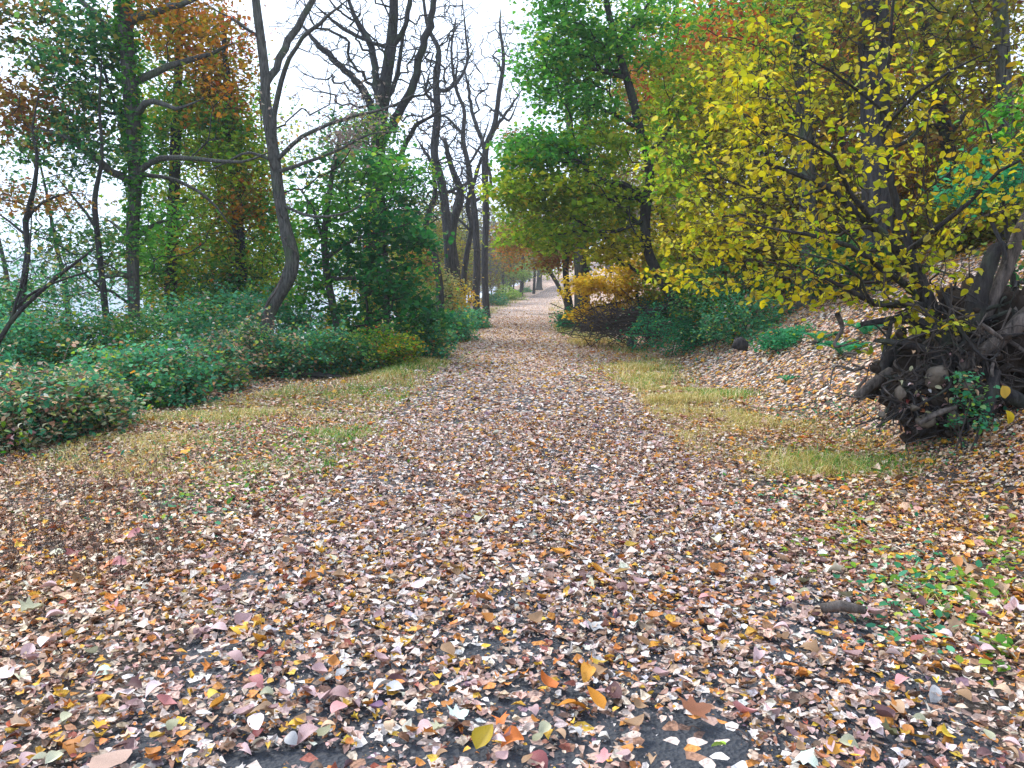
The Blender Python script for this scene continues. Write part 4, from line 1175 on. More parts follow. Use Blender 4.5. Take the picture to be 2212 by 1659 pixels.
tree('bare_locust', 'tall locust with long sinuous trunk above the gold bush', 'tree', 38.0,
     [(968, 640, 11), (970, 560, 11), (965, 480, 10), (955, 400, 9), (938, 330, 8.5), (945, 250, 8), (942, 170, 7), (948, 110, 5.5), (925, 60, 4), (915, 0, 3), (910, -80, 2)],
     [[(945, 200, 5), (985, 180, 4, .6), (1010, 130, 3, .9), (1005, 60, 2, 1.1), (1000, 10, 1.3, 1.2)], [(943, 230, 4), (920, 200, 3.5, -.5), (930, 150, 2.5, -.8)], [(955, 390, 4.5), (920, 330, 3.5, .8), (900, 300, 2.5, 1)], [(958, 420, 4), (1000, 400, 3, .5), (1050, 370, 2, .8)]],
     [(950, 120, 0, 75, 130, 2.6, 240, None), (960, 320, 0, 80, 90, 2.4, 130, None), (920, 420, .5, 50, 60, 1.5, 50, 'tgreen', 1.8)], **{**LB, 'per': 4, 'spread': .3, 'seed': 34}, group=LG)
tree('bare_locust', 'thick furrowed locust trunk leaning right behind the gold bush', 'tree', 40.0,
     [(985, 640, 12), (982, 580, 12), (975, 520, 10), (982, 470, 9), (995, 420, 8), (975, 360, 6), (960, 300, 4)],
     [], [(970, 380, 0, 60, 80, 2, 110, None)], **{**LB, 'seed': 35}, group=LG)
tree('bare_locust', 'black crooked locust trunk just left of the rust coloured foliage', 'tree', 34.0,
     [(950, 620, 8), (944, 580, 8), (935, 540, 7.5), (920, 500, 7), (925, 460, 6), (940, 420, 5), (935, 360, 3)],
     [[(922, 490, 4), (900, 450, 3, .4), (880, 430, 2, .5)]], [(920, 430, 0, 50, 60, 1.6, 80, None)], **{**LB, 'seed': 36}, group=LG)

# ------------------------------------------------------------------ right-hand trees
tree('leaning_maple', 'green maple with curved leaning trunk overhanging the path from the right bank', 'tree', 22.0,
     [(1490, 690, 14), (1465, 655, 13), (1430, 605, 12), (1402, 550, 11), (1394, 490, 11), (1396, 440, 11), (1404, 390, 10), (1398, 330, 10), (1382, 280, 9.5), (1368, 220, 9), (1348, 150, 8), (1328, 80, 7), (1310, 0, 6), (1296, -120, 4.5), (1290, -240, 3)],
     [[(1396, 440, 8), (1360, 405, 8, -.4), (1310, 395, 7, -.8), (1270, 365, 6, -1), (1225, 330, 4, -1.2), (1170, 290, 2.5, -1.4)],
      [(1380, 430, 4), (1320, 425, 4, .5), (1260, 420, 3, .8), (1200, 400, 2, 1)],
      [(1385, 285, 5), (1330, 250, 4, .3), (1270, 220, 3, .5), (1200, 205, 2, .6)],
      [(1350, 160, 5), (1290, 150, 4, -.4), (1220, 150, 2.5, -.6), (1160, 140, 1.5, -.8)],
      [(1330, 90, 4), (1380, 40, 3.5, .4), (1420, -30, 2.5, .6)],
      [(1398, 340, 5), (1440, 290, 4, .5), (1470, 230, 2.5, .8)],
      [(1392, 480, 4), (1330, 500, 3.5, -.5), (1260, 500, 2.5, -.8), (1180, 510, 1.5, -1)]],
     [(1230, 40, 0, 85, 70, 1.5, 150, 'green', 1.3), (1190, 140, 0, 75, 60, 1.5, 120, 'green', 1.3), (1300, 130, .3, 90, 70, 1.5, 110, 'green', 1.3), (1250, 225, 0, 110, 30, 1.4, 90, 'green', 1.0),
      (1170, 330, -.8, 95, 50, 1.5, 160, 'green', 1.3), (1280, 320, 0, 100, 60, 1.5, 150, 'ygreen', 1.3), (1130, 400, -.8, 65, 55, 1.4, 120, 'ygreen', 1.4), (1240, 420, -.6, 110, 60, 1.5, 190, 'ygreen', 1.4),
      (1330, 440, .5, 80, 60, 1.4, 110, 'ygreen', 1.3), (1200, 510, -.4, 90, 40, 1.2, 100, 'ygreen', 1.4), (1330, 530, .4, 90, 50, 1.3, 120, 'yellow', 1.3), (1450, 350, .8, 70, 80, 1.2, 90, 'ygreen', 1.2), (1240, -90, 0, 150, 80, 2, 110, 'green', 1), (1440, 590, .3, 60, 50, 1, 60, 'ygreen', 1.1),
      (1440, 200, .5, 80, 80, 1.3, 90, 'ygreen', 1.2), (1470, 480, .5, 70, 70, 1.2, 80, 'yellow', 1.2), (1400, 60, .5, 80, 70, 1.3, 80, 'green', 1.1)],
     size=.13, per=13, spread=.2, rt=.006, seed=41, bark=M_BARK, tmpl=T2, wr=(.9, 1.3), leaf_parts=120)
tree('far_grey_tree', 'slim grey forked trunk seen through the green maple crown', 'tree', 32.0,
     [(1250, 640, 9), (1248, 500, 9), (1245, 400, 8.5), (1240, 330, 8), (1228, 260, 6), (1222, 180, 4.5), (1215, 90, 3)],
     [[(1240, 330, 5), (1262, 270, 5, .3), (1268, 190, 4, .5), (1280, 110, 2.5, .7)]],
     [(1250, 150, 0, 70, 90, 2, 90, 'green', .8), (1300, 250, 0, 60, 60, 1.6, 60, 'green', .9)], size=.16, per=8, spread=.3, seed=42, bark=M_BARKG)
tree('path_side_tree', 'thick straight trunk behind the gold shrub, ivy leaves on it', 'tree', 36.0,
     [(1262, 660, 12), (1262, 600, 11.5), (1262, 540, 11), (1262, 470, 10.5), (1265, 380, 9), (1270, 280, 7), (1275, 160, 5), (1280, 40, 3)],
     [[(1262, 500, 5), (1210, 460, 4, -.5), (1150, 450, 2.5, -1)]],
     [(1180, 470, -1, 70, 30, 1.5, 70, 'rust', 1.5), (1120, 460, -1, 45, 70, 2, 90, 'ygreen', 1.2), (1310, 480, .5, 60, 60, 1.6, 70, 'ygreen', 1.2), (1240, 555, 1, 60, 30, 1, 50, 'rust', 1.3), (1120, 340, .5, 40, 60, 1.8, 60, 'rust', 1.3), (1330, 330, 1, 90, 90, 2, 100, 'yback', 1.2), (1380, 180, 1, 90, 90, 2, 100, 'yback', 1.2)],
     size=.17, per=12, spread=.32, seed=43, ivy=[(520, 620, 160, .05, 'green')])
tree('path_side_tree', 'slim dark trunk leaning beside the path, left of the thick ivy trunk', 'tree', 33.0,
     [(1232, 665, 7), (1226, 630, 7), (1222, 590, 6.5), (1226, 540, 6), (1238, 490, 5), (1245, 430, 4), (1240, 350, 3)],
     [[(1228, 530, 3), (1200, 500, 2.5, -.4), (1170, 490, 1.5, -.6)]],
     [(1190, 560, -.5, 40, 24, 1.0, 40, 'rust', 1.4), (1210, 500, 0, 60, 30, 1.4, 60, 'ygreen', 1.4), (1260, 420, 0, 60, 40, 1.4, 60, 'ygreen', 1.2)],
     size=.15, per=11, spread=.28, seed=44)
tree('path_side_tree', 'thin dark trunk tight against the thick ivy trunk on its left', 'tree', 35.0,
     [(1248, 640, 4.5), (1247, 590, 4.5), (1246, 530, 4), (1242, 470, 3.5), (1236, 400, 3)], [],
     [(1230, 420, 0, 50, 40, 1.2, 40, 'ygreen', 1.2)], size=.15, per=10, spread=.28, seed=45)
tree('orange_tree', 'small orange-leaved tree leaning over the far bend of the path', 'tree', 56.0,
     [(1222, 655, 4), (1205, 615, 4), (1170, 560, 4.5), (1150, 520, 3.5), (1130, 490, 2.5)],
     [[(1165, 545, 3), (1120, 530, 2, -.5), (1090, 540, 1.5, -.8)]],
     [(1105, 540, -.5, 40, 28, 1.6, 70, 'orange', 1.4), (1095, 500, 0, 30, 25, 1.6, 50, 'rust', 1.2), (1150, 500, 0, 45, 35, 1.6, 80, 'ygreen', 1.4), (1200, 570, 0, 35, 25, 1.4, 50, 'ygreen', 1.4), (1190, 530, 0, 40, 24, 1.4, 50, 'orange', 1.4)],
     size=.19, per=11, spread=.35, seed=46)
tree('draped_sapling', 'lime green vine-draped sapling at the left of the far bend', 'tree', 104.0,
     [(1126, 645, 4), (1127, 620, 4), (1130, 590, 4), (1130, 560, 3), (1125, 530, 2)],
     [[(1133, 590, 2.5), (1100, 575, 2, 0), (1075, 580, 1.2, 0)]],
     [(1128, 590, -.3, 26, 24, 1.4, 60, 'lime', 1.6), (1085, 600, 0, 24, 20, 1.4, 50, 'lime', 1.2)], size=.2, per=12, spread=.3, seed=47)
tree('far_trunk_tree', 'stout grey-blue trunk standing right at the far bend of the path', 'tree', 122.0,
     [(1164, 638, 6.5), (1165, 610, 6), (1166, 580, 5.5), (1166, 540, 4.5), (1166, 480, 3)], [],
     [(1180, 520, 0, 40, 40, 2.4, 80, 'yback', 1.3), (1165, 560, 0, 24, 18, 1.4, 30, 'rust', 1)], size=.25, per=9, spread=.4, seed=48, bark=M_BARKG)
bush('far_bush', 'pale green low bush at the left of the far bend', 'bush', 96, 1095, 636, 30, 16, 2.5, 1800, 'lime', .17, 131, 'bushes at the far bend of the path', holes=.15)
bush('far_bush', 'teal green low bush nearest the far twin trunks', 'bush', 80, 1072, 646, 24, 15, 1.8, 1400, 'teal', .15, 132, 'bushes at the far bend of the path', holes=.15)
bush('far_bush', 'pale creamy green low bush furthest along the far bend', 'bush', 118, 1132, 634, 24, 11, 3, 1400, 'teal', .17, 133, 'bushes at the far bend of the path', holes=.15)

# golden shrub, brush pile and evergreen cover on the right bank
tree('gold_shrub', 'bright golden yellow shrub arching over the brush pile right of the path', 'bush', 24.0,
     [(1400, 690, 5), (1380, 660, 5), (1350, 640, 4), (1310, 625, 3), (1260, 610, 2)],
     [[(1380, 660, 3.5), (1370, 610, 3, 0), (1340, 570, 2, 0)], [(1370, 655, 3), (1300, 660, 2.5, -.3), (1250, 680, 1.5, -.5)], [(1390, 670, 3), (1420, 600, 2.5, .4), (1420, 540, 1.5, .6)]],
     [(1265, 615, -.2, 42, 24, .7, 70, 'gold', 1.8), (1330, 610, 0, 60, 40, .8, 110, 'gold', 1.8), (1280, 675, -.3, 48, 26, .6, 80, 'gold', 1.5), (1370, 570, .2, 50, 35, .7, 70, 'gold', 1.5), (1410, 640, .2, 50, 40, .8, 70, 'yellow', 1.4), (1340, 660, -.1, 50, 25, .5, 50, 'gold', 1.0), (1440, 560, .4, 50, 50, .8, 60, 'yellow', 1.5)],
     size=.105, per=9, spread=.13, rt=.004, seed=51, step=.25, twigmat=M_TWIG, leaf_parts=80, tmpl=T4)
acc = Acc(); bb = P(1350, 690, 22.0); bb[2] = float(ground_z(bb[0], bb[1]))
root = thing('brush_pile', bb, 'dark tangled pile of dead twigs under the golden shrub', 'brush pile')
br = np.random.default_rng(9)
for k in range(420):
    p0 = P(1350 + br.normal() * 48, 700 + br.normal() * 16, 22 + br.normal() * .5)
    p0[2] = max(p0[2], float(ground_z(p0[0], p0[1])) + .02)
    d = nrm(np.array([br.normal(), br.normal() * .6, br.normal() * .45])) * br.uniform(.3, .9)
    C = catmull(np.array([p0 - d, p0 + br.normal(size=3) * .06, p0 + d]), .2)
    C[:, 2] = np.maximum(C[:, 2], ground_z(C[:, 0], C[:, 1]) + .01)
    v, f = tube(C, np.linspace(br.uniform(.006, .016), .003, len(C)), 4); acc.add(v, f)
o = acc.build('twigs', M_TWIG, root, bb); o['kind'] = 'stuff'

EV = 'evergreen ground shrubs on the right bank'
bush('evergreen_shrub', 'glossy dark green shrub at the leaning maple foot', 'bush', 21, 1440, 680, 80, 42, .9, 3400, 'holly', .09, 141, EV, holes=.2, auto=True)
bush('evergreen_shrub', 'blue green sprawling shrub lower down the bank, right of the leaning maple', 'bush', 17, 1490, 715, 115, 55, .9, 4600, 'holly', .075, 142, EV, holes=.25, wr=(.5, .8), auto=True)
bush('evergreen_shrub', 'teal green shrub upslope at the right end of the evergreen patch', 'bush', 16, 1600, 690, 100, 60, .9, 4200, 'teal', .075, 146, EV, holes=.3, wr=(.5, .8), auto=True)
bush('evergreen_shrub', 'small green shrub at the path edge below the slim leaning trunk', 'bush', 30, 1240, 690, 40, 26, .9, 1600, 'holly', .1, 143, EV, holes=.25, auto=True)
bush('evergreen_shrub', 'loose mixed green and brown shrub high behind the evergreen patch', 'bush', 18, 1560, 630, 120, 55, 1.2, 3400, 'tgreen', .08, 144, EV, holes=.35)
bush('evergreen_shrub', 'small low holly green clump just left of the ferns', 'bush', 14, 1690, 735, 60, 30, .6, 1400, 'holly', .06, 145, EV, holes=.3, auto=True)

# ferns
def fern(label, px, py, Y, R, nf, seed):
    r = np.random.default_rng(seed)
    Y = ground_hit(px, py + 25, Y); c = P(px, py + 25, Y); c[2] = float(ground_z(c[0], c[1]))
    root = thing('fern', c, label, 'fern', 'ferns on the right bank')
    for k in range(nf):
        a = k / nf * 6.283 + r.normal() * .2; L = R * r.uniform(.75, 1.15)
        t_ = np.linspace(0, 1, 13)
        hor = t_ * L; ver = np.sin(t_ * 2.2) * L * .42
        pts = np.stack([np.cos(a) * hor, np.sin(a) * hor, ver], -1)
        A2 = Acc(); col = pick('holly', 1, r)[0]
        v, f = tube(pts, np.linspace(.003, .001, 13), 3); A2.add(v, f, np.repeat([col * .7], len(v), 0))
        d = nrm(np.gradient(pts, axis=0)); sd = np.array([-math.sin(a), math.cos(a), 0])
        for s in (-1, 1):
            pp = np.repeat(pts[1:], 2, 0) + np.tile([[0, 0, 0], [0, 0, 0]], (12, 1)); dd = np.repeat(d[1:], 2, 0)
            pp[1::2] = (pts[1:] + pts[:-1]) / 2
            ln = L * .22 * np.sin(np.repeat(t_[1:], 2) * 2.9 + .15) + .01
            dirs = nrm(s * sd + dd * .35 - np.array([0, 0, .15]))
            v, f, kk = leaf_verts(T2, pp, dirs, np.tile([0, 0, 1.], (24, 1)), ln, np.full(24, .3), np.full(24, .1), np.full(24, -.1))
            A2.add(v, f, np.repeat([col * r.uniform(.85, 1.15)], len(v), 0))
        A2.build('frond', M_LEAF, root)
fern('dark green fern nearest the root plate, left of its broken log', 1820, 745, 8.9, .46, 15, 61)
fern('dark green fern tucked behind the larger fern', 1770, 715, 10.2, .42, 11, 62)
fern('bluish fern above the ferns beside the yellow branches', 1870, 700, 9.6, .45, 12, 63)
fern('tiny fern growing between stones at the root plate foot', 1935, 850, 7.6, .18, 9, 64)
fern('small low fern under the leafy bank edge left of the stones', 1700, 800, 9.8, .22, 9, 65)

# ------------------------------------------------------------------ uprooted tree: root plate
RY = 7.6
rb = P(2080, 900, RY); rb[2] = float(ground_z(rb[0], rb[1]))
root = thing('uprooted_tree', rb, 'upturned root plate of a fallen tree with stones held in its soil', 'root plate')
rr = np.random.default_rng(77)
# soil body: a lumpy slab
nu, nv = 110, 72
V = []
cc0 = P(2190, 790, RY + .35)
for a in range(nv + 1):
    th = math.pi * a / nv
    for b in range(nu):
        ph = 2 * math.pi * b / nu
        d = np.array([math.sin(th) * math.cos(ph), math.sin(th) * math.sin(ph), math.cos(th)])
        k = 1 + .16 * math.sin(d[0] * 5 + d[2] * 4) + .10 * math.sin(d[0] * 11 - d[2] * 9 + d[1] * 6) + .07 * math.sin(d[2] * 21 + d[0] * 17) + .05 * wav(d[0] * 3, d[2] * 3 + d[1] * 2, 9, 501) + .03 * wav(d[0] * 3 - d[1], d[2] * 3, 24, 502) + rr.normal() * .012
        V.append(cc0 + d * k * np.array([1.02, .55, .72]))
F = []
for a in range(nv):
    for b in range(nu):
        F.append([a * nu + b, a * nu + (b + 1) % nu, (a + 1) * nu + (b + 1) % nu, (a + 1) * nu + b])
mesh_obj('soil', V, np.array(F), M_SOIL, root, rb, smooth=True)
V = np.array(V); cc1 = P(2040, 880, RY + .14)
V2 = cc1 + (V - cc0) * np.array([.52, .62, .42]) @ np.array([[.95, 0, -.3], [0, 1, 0], [.3, 0, .95]])
V2[:, 2] = np.maximum(V2[:, 2], ground_z(V2[:, 0], V2[:, 1]) - .05)
mesh_obj('soil', V2, np.array(F), M_SOIL, root, rb, smooth=True)
# roots radiating over the face
cen = P(2110, 760, RY - .05)
for k in range(95):
    a = rr.uniform(0, 6.283)
    s0 = cen + np.array([rr.normal() * .42, rr.uniform(-.1, .25), rr.normal() * .30])
    L = rr.uniform(.25, .8)
    d = nrm(np.array([math.cos(a), -.25 + rr.normal() * .3, math.sin(a) * .8 - .15]))
    m1 = s0 + d * L * .4 + rr.normal(size=3) * .06; m2 = s0 + d * L * .75 + rr.normal(size=3) * .10; e = s0 + d * L + rr.normal(size=3) * .12 - np.array([0, 0, .08])
    C = catmull(np.array([s0, m1, m2, e]), .05)
    C[:, 2] = np.maximum(C[:, 2], ground_z(C[:, 0], C[:, 1]) + .0)
    r0 = rr.uniform(.008, .030) * (1.6 if k < 14 else 1)
    v, f = tube(C, np.linspace(r0, r0 * .25, len(C)), 6, rough=.15, seed=k)
    mesh_obj('root', v, f, M_DEAD if k % 3 == 0 else M_BARK, root, rb, smooth=True)
# lower left skirt of roots
for k in range(46):
    s0 = P(2010 + rr.normal() * 50, 840 + rr.normal() * 30, RY - .15)
    e = P(1965 + rr.normal() * 45, 905 + rr.normal() * 18, RY - .32)
    C = catmull(np.array([s0, s0 * .7 + e * .3 + rr.normal(size=3) * .08, s0 * .3 + e * .7 + rr.normal(size=3) * .08, e]), .05)
    C[:, 2] = np.maximum(C[:, 2], ground_z(C[:, 0], C[:, 1]) + .01)
    v, f = tube(C, np.linspace(rr.uniform(.008, .024), .005, len(C)), 5, rough=.15, seed=k)
    mesh_obj('root', v, f, M_DEAD if k % 4 == 0 else M_BARK, root, rb, smooth=True)
for k, (px, py, a, b, lab) in enumerate(((2022, 812, .115, .15, 'largest pale stone, upper middle'), (1945, 850, .07, .085, None), (2005, 905, .12, .09, 'flat brown stone at the foot'), (2062, 905, .10, .11, None), (2090, 835, .05, .05, None), (1975, 880, .05, .04, None), (2120, 860, .06, .05, None), (1905, 895, .04, .04, None))):
    p = P(px, py, RY - .33)
    o = rock('stone', '', p, (a, .08, b), 200 + k, root, rb)
    if lab: o['label'] = lab
for k in range(70):
    p = P(2070 + rr.normal() * 85, 840 + rr.normal() * 50, RY - .24 + rr.uniform(-.08, .1)); a = rr.uniform(.03, .09)
    if p[2] < float(ground_z(p[0], p[1])): continue
    rock('clod', '', p, (a, a * .8, a * rr.uniform(.5, .9)), 300 + k, root, rb, M_SOIL)
for k in range(130):
    s0 = P(2085 + rr.normal() * 85, 800 + rr.normal() * 65, RY - .28)
    d = rr.normal(size=3) * np.array([.10, .04, .10]) - np.array([0, 0, .03])
    C = catmull(np.array([s0 - d, s0 + rr.normal(size=3) * .05, s0 + d + rr.normal(size=3) * .05, s0 + d * 1.6 + rr.normal(size=3) * .07]), .03)
    C[:, 2] = np.maximum(C[:, 2], ground_z(C[:, 0], C[:, 1]) + .01)
    v, f = tube(C, np.linspace(rr.uniform(.004, .012), .002, len(C)), 4, rough=.2, seed=k)
    mesh_obj('root', v, f, M_DEAD if k % 3 == 0 else M_TWIG, root, rb, smooth=True)
LQ = []
for k in range(90):
    p = P(2040 + rr.normal() * 75, 860 + rr.normal() * 40, RY - .34 + rr.uniform(-.04, .08)); LQ.append(p)
LQ = np.array(LQ); single_leaves('leaf', LQ, pick('litter', len(LQ), rr), .06, rr, root, rb, M_DRY)
# dead stubs rising out of it
def stub(pts, mat, seed, nm='trunk_stub', Yd=RY, lab=None):
    T = np.array([[*P(p[0], p[1], Yd + (p[3] if len(p) > 3 else 0)), p[2] * Yd / FP] for p in pts])
    C = catmull(T, .06)
    v, f = tube(C[:, :3], C[:, 3], 11, rough=.13, seed=seed)
    o = mesh_obj(nm, v, f, mat, root, rb, smooth=True)
    if lab: o['label'] = lab
stub([(2098, 700, 20), (2112, 640, 20), (2128, 590, 18), (2150, 540, 15), (2168, 530, 12)], M_BARK, 1, lab='dark broken stub')
stub([(2125, 690, 13, .05), (2150, 630, 15, .05), (2175, 580, 15, .05), (2200, 510, 13, .05), (2222, 450, 7, .05)], M_DEAD, 2, lab='tall grey fissured stub')
stub([(2150, 765, 6, -.2), (2180, 712, 13, -.2), (2230, 670, 17, -.2), (2290, 630, 18, -.2)], M_DEAD, 3, 'thick_root')
stub([(2070, 800, 8, -.2), (2110, 770, 14, -.2), (2150, 740, 14, -.2), (2220, 690, 15, -.2)], M_DEAD, 4, 'thick_root')
stub([(2060, 820, 12, -.2), (2020, 770, 12, -.2), (1960, 745, 9, -.2), (1890, 735, 4, -.1)], M_BARK, 5, 'thick_root')
stub([(2100, 840, 14, -.25), (2170, 850, 16, -.3), (2240, 890, 16, -.3)], M_BARK, 6, 'thick_root')
stub([(2150, 800, 10, -.35), (2140, 860, 12, -.4), (2120, 930, 9, -.4)], M_BARK, 7, 'thick_root')
stub([(1985, 915, 4, -.5), (2020, 895, 6, -.5), (2065, 880, 5, -.5)], M_DEAD, 8, 'thick_root', lab='pale bare root')
stub([(2120, 700, 3, -.5), (2140, 715, 5, -.5), (2165, 732, 3, -.5)], M_DEAD, 9, 'thick_root', lab='short pale broken root')
stub([(2055, 745, 14, -.1), (2000, 700, 12, 0), (1940, 690, 9, .1), (1860, 700, 5, .2)], M_BARK, 10, 'thick_root')
for k, (lab, pts) in enumerate((('brown broken log leaning upright against the left of the root plate', [(1880, 862, 9), (1908, 800, 12), (1935, 745, 13), (1950, 710, 9)]),
                                ('ochre rotten log lying on the slope below the upright broken log', [(1850, 858, 10), (1885, 830, 12), (1925, 800, 9)]))):
    o, b = log('fallen_log', lab, 'log', [(p[0], p[1], p[2], -.2 * k) for p in pts], 7.9, M_DEAD if k else M_BARK, 30 + k); o.location = b

# ------------------------------------------------------------------ yellow-leaved near tree(s) on the right bank
tree('yellow_shrub_tree', 'many-stemmed yellow-leaved tree spreading left from behind the root plate', 'tree', 8.2,
     [(2030, 720, 16), (2010, 660, 15), (1985, 600, 14), (1950, 550, 13), (1900, 500, 11), (1850, 460, 9), (1790, 405, 7), (1730, 380, 5), (1650, 350, 3)],
     [[(1985, 600, 11), (1960, 520, 9, .2), (1925, 420, 8, .3), (1915, 330, 7, .3), (1905, 240, 6, .3), (1920, 150, 5, .2), (1925, 60, 4, .1), (1935, -60, 3, 0)],
      [(2015, 680, 11), (1960, 660, 9, -.3), (1890, 655, 7, -.5), (1820, 620, 5, -.7), (1740, 580, 3, -.8)],
      [(1890, 495, 7), (1840, 420, 5, -.4), (1800, 340, 4, -.6), (1740, 300, 3, -.7), (1680, 280, 2, -.8)],
      [(2000, 640, 8), (1880, 560, 6, -.6), (1800, 520, 5, -.8), (1700, 500, 3, -1), (1600, 480, 2, -1.1)],
      [(1960, 560, 7), (2020, 500, 6, -.4), (2090, 440, 5, -.6), (2160, 370, 4, -.8), (2240, 330, 3, -1)],
      [(1912, 260, 4), (1980, 200, 3.5, -.3), (2060, 150, 3, -.5), (2140, 110, 2, -.7)],
      [(1912, 270, 4), (1860, 200, 3, -.2), (1790, 150, 2.5, -.3), (1730, 120, 2, -.4)],
      [(1950, 640, 5), (1890, 660, 4, -.9), (1860, 600, 3, -1.2), (1790, 560, 2.5, -1.5), (1720, 540, 2, -1.6)],
      [(1800, 410, 4), (1700, 430, 3, .3), (1600, 400, 2.2, .5), (1520, 370, 1.5, .6)]],
     [(1700, 330, 0, 180, 110, 1.0, 170, 'yellow', 1.15), (1600, 250, .5, 160, 120, 1.0, 130, 'yellow', 1.2), (1850, 250, 0, 160, 130, 1.0, 120, 'yellow', .8), (1750, 500, -.3, 180, 90, .9, 150, 'yellow', 1.1),
      (1900, 620, -.6, 120, 50, .6, 80, 'yellow', .9), (1990, 560, -.5, 130, 70, .8, 90, 'yellow', .8), (2080, 380, -.5, 130, 100, .9, 70, 'yellow', .8), (2100, 160, -.3, 120, 110, .9, 60, 'yellow', .7), (2140, 440, -.3, 90, 90, .8, 60, 'yellow', .9), (2170, 300, -.5, 80, 90, .8, 50, 'yellow', .9), (1480, 600, .6, 90, 40, .7, 60, 'yellow', 1.0), (1600, 520, .3, 140, 70, .9, 110, 'yellow', 1.0), (1740, 620, -.3, 120, 50, .7, 80, 'yellow', .9), (1450, 330, .9, 70, 110, .9, 70, 'ygreen', 1.1), (1850, 400, 0, 170, 80, 1, 90, 'yellow', .9), (1700, 480, .2, 170, 110, 1.0, 110, None), (1850, 600, 0, 150, 60, .8, 70, None), (1880, 90, 0, 170, 100, 1.0, 80, 'yellow', .7),
      (1560, 420, .5, 120, 90, .9, 100, 'yellow', 1.2), (1650, 120, .6, 150, 100, 1.0, 80, 'yellow', .9), (2010, 690, -.7, 90, 35, .4, 40, 'yellow', 1.3), (1520, 520, .8, 90, 60, .8, 70, 'yellow', 1.1), (1850, 730, -.5, 90, 25, .4, 20, 'yellow', 1.0), (1660, 600, .2, 110, 40, .7, 60, 'yellow', .7), (1990, -100, 0, 250, 80, 1, 50, 'yellow', .6)],
     size=.072, per=1.9, spread=.05, nmul=1.5, rt=.0022, seed=61, step=.16, jit=.12, leaf_parts=300, tmpl=T4, flat=.3, droop=.4, alpha=.3, bark=M_BARK, twigmat=M_TWIG, wr=(.6, .95))
tree('green_sapling', 'dark green leafy sapling at the right picture edge above the root plate', 'tree', 8.8,
     [(2190, 640, 6), (2180, 540, 5), (2165, 430, 4), (2150, 340, 3), (2130, 260, 2)],
     [[(2172, 480, 3), (2100, 400, 2, -.2), (2040, 380, 1.2, -.3)]],
     [(2160, 390, 0, 90, 70, .7, 90, 'holly', 1.5), (2190, 260, .2, 50, 70, .6, 40, 'green', 1.2), (2060, 420, 0, 60, 30, .4, 30, 'holly', 1.0), (2180, 600, 0, 60, 60, .5, 40, 'tgreen', .9)],
     size=.07, per=6, spread=.09, rt=.0025, seed=62, step=.18, tmpl=T4)
bush('root_sprig', 'small teal leaved vine sprig hanging on the root plate front', 'vine', 6.95, 2118, 870, 30, 42, .08, 40, 'teal', .045, 171, stems=3, tmpl=T4, holes=.1)
bush('root_sprig', 'small teal leaved sprig higher on the root plate', 'vine', 7.0, 2085, 812, 40, 12, .06, 40, 'teal', .04, 172, stems=2, tmpl=T4, holes=.1)
# two big hanging leaves at the dark hollow: on a thin stem
hang = thing('hanging_twig', P(2165, 800, 6.9), 'thin twig holding two large orange yellow leaves before the dark root hollow', 'twig')
C = catmull(np.array([P(2212, 930, 6.9), P(2190, 900, 6.85), P(2168, 870, 6.8), P(2150, 835, 6.8), P(2160, 800, 6.9)]), .05)
v, f = tube(C, np.linspace(.004, .002, len(C)), 4); mesh_obj('stem', v, f, M_TWIG, hang, np.array(hang.location))
for (px, py, rz, col, s) in ((2166, 848, .3, (.80, .50, .08), .12), (2176, 903, .5, (.85, .60, .03), .13)):
    p = P(px, py, 6.8)
    me = leaf_mesh_data('oval', 9000 + px, np.array(col), M_LEAF)
    o = bpy.data.objects.new('leaf', me); scene.collection.objects.link(o); o.parent = hang
    o.location = p + np.array([0, 0, s * .5]) - np.array(hang.location); o.scale = (s, s * 1.1, s); o.rotation_euler = (math.pi / 2, 1.25, rz * .5)

# background trunks with crowns on the right slope
def rtree(label, Y, trunk, blobs, seed, **kw):
    k = dict(size=.11, per=9, spread=.26, rt=.006, bark=M_BARKF, twigmat=M_BARK, group='trees on the slope behind the yellow-leaved tree'); k.update(kw)
    tree('slope_tree', label, 'tree', Y, trunk, k.pop('limbs', ()), blobs, seed=seed, **k)
rtree('thickest furrowed trunk on the slope, upright behind the yellow leaves', 15.0,
      [(1900, 700, 34), (1898, 500, 32), (1895, 330, 31), (1888, 150, 30), (1885, 0, 29), (1880, -250, 24), (1870, -500, 12)],
      [(1960, 100, 0, 190, 120, 2, 110, 'yback', 1), (1800, 60, .5, 160, 100, 2, 100, 'yback', 1.0), (1900, -180, 0, 350, 140, 3, 110, 'yback', 1), (2050, 260, .5, 150, 100, 1.5, 70, 'yback', .8)], 71)
rtree('mid grey trunk on the slope, cut by yellow leaves, left of the thickest trunk', 17.0,
      [(1752, 640, 20), (1748, 500, 19), (1742, 380, 18), (1738, 250, 17), (1732, 130, 16), (1725, 0, 14), (1715, -200, 9)],
      [(1680, 80, 0, 150, 100, 2, 130, 'ygreen', 1.2), (1800, 200, 0, 130, 110, 1.8, 90, 'yback', 1.0), (1640, 230, .5, 130, 100, 1.8, 110, 'yellow', 1.1), (1720, -120, 0, 250, 110, 2.5, 90, 'ygreen', 1), (1590, 60, 0, 100, 60, 1.5, 80, 'red', 1.0)], 72, bark=M_BARKG)
rtree('straight smooth trunk nearest the right picture edge on the slope', 13.5,
      [(2180, 600, 17), (2178, 400, 16), (2172, 250, 15), (2166, 100, 14), (2160, 0, 13), (2150, -200, 9)],
      [(2120, 60, 0, 130, 90, 1.6, 80, 'yback', 1), (2200, 300, .4, 110, 110, 1.4, 70, 'yback', .9), (2180, -120, 0, 200, 100, 2, 60, 'yellow', .8)], 73, bark=M_BARKG)
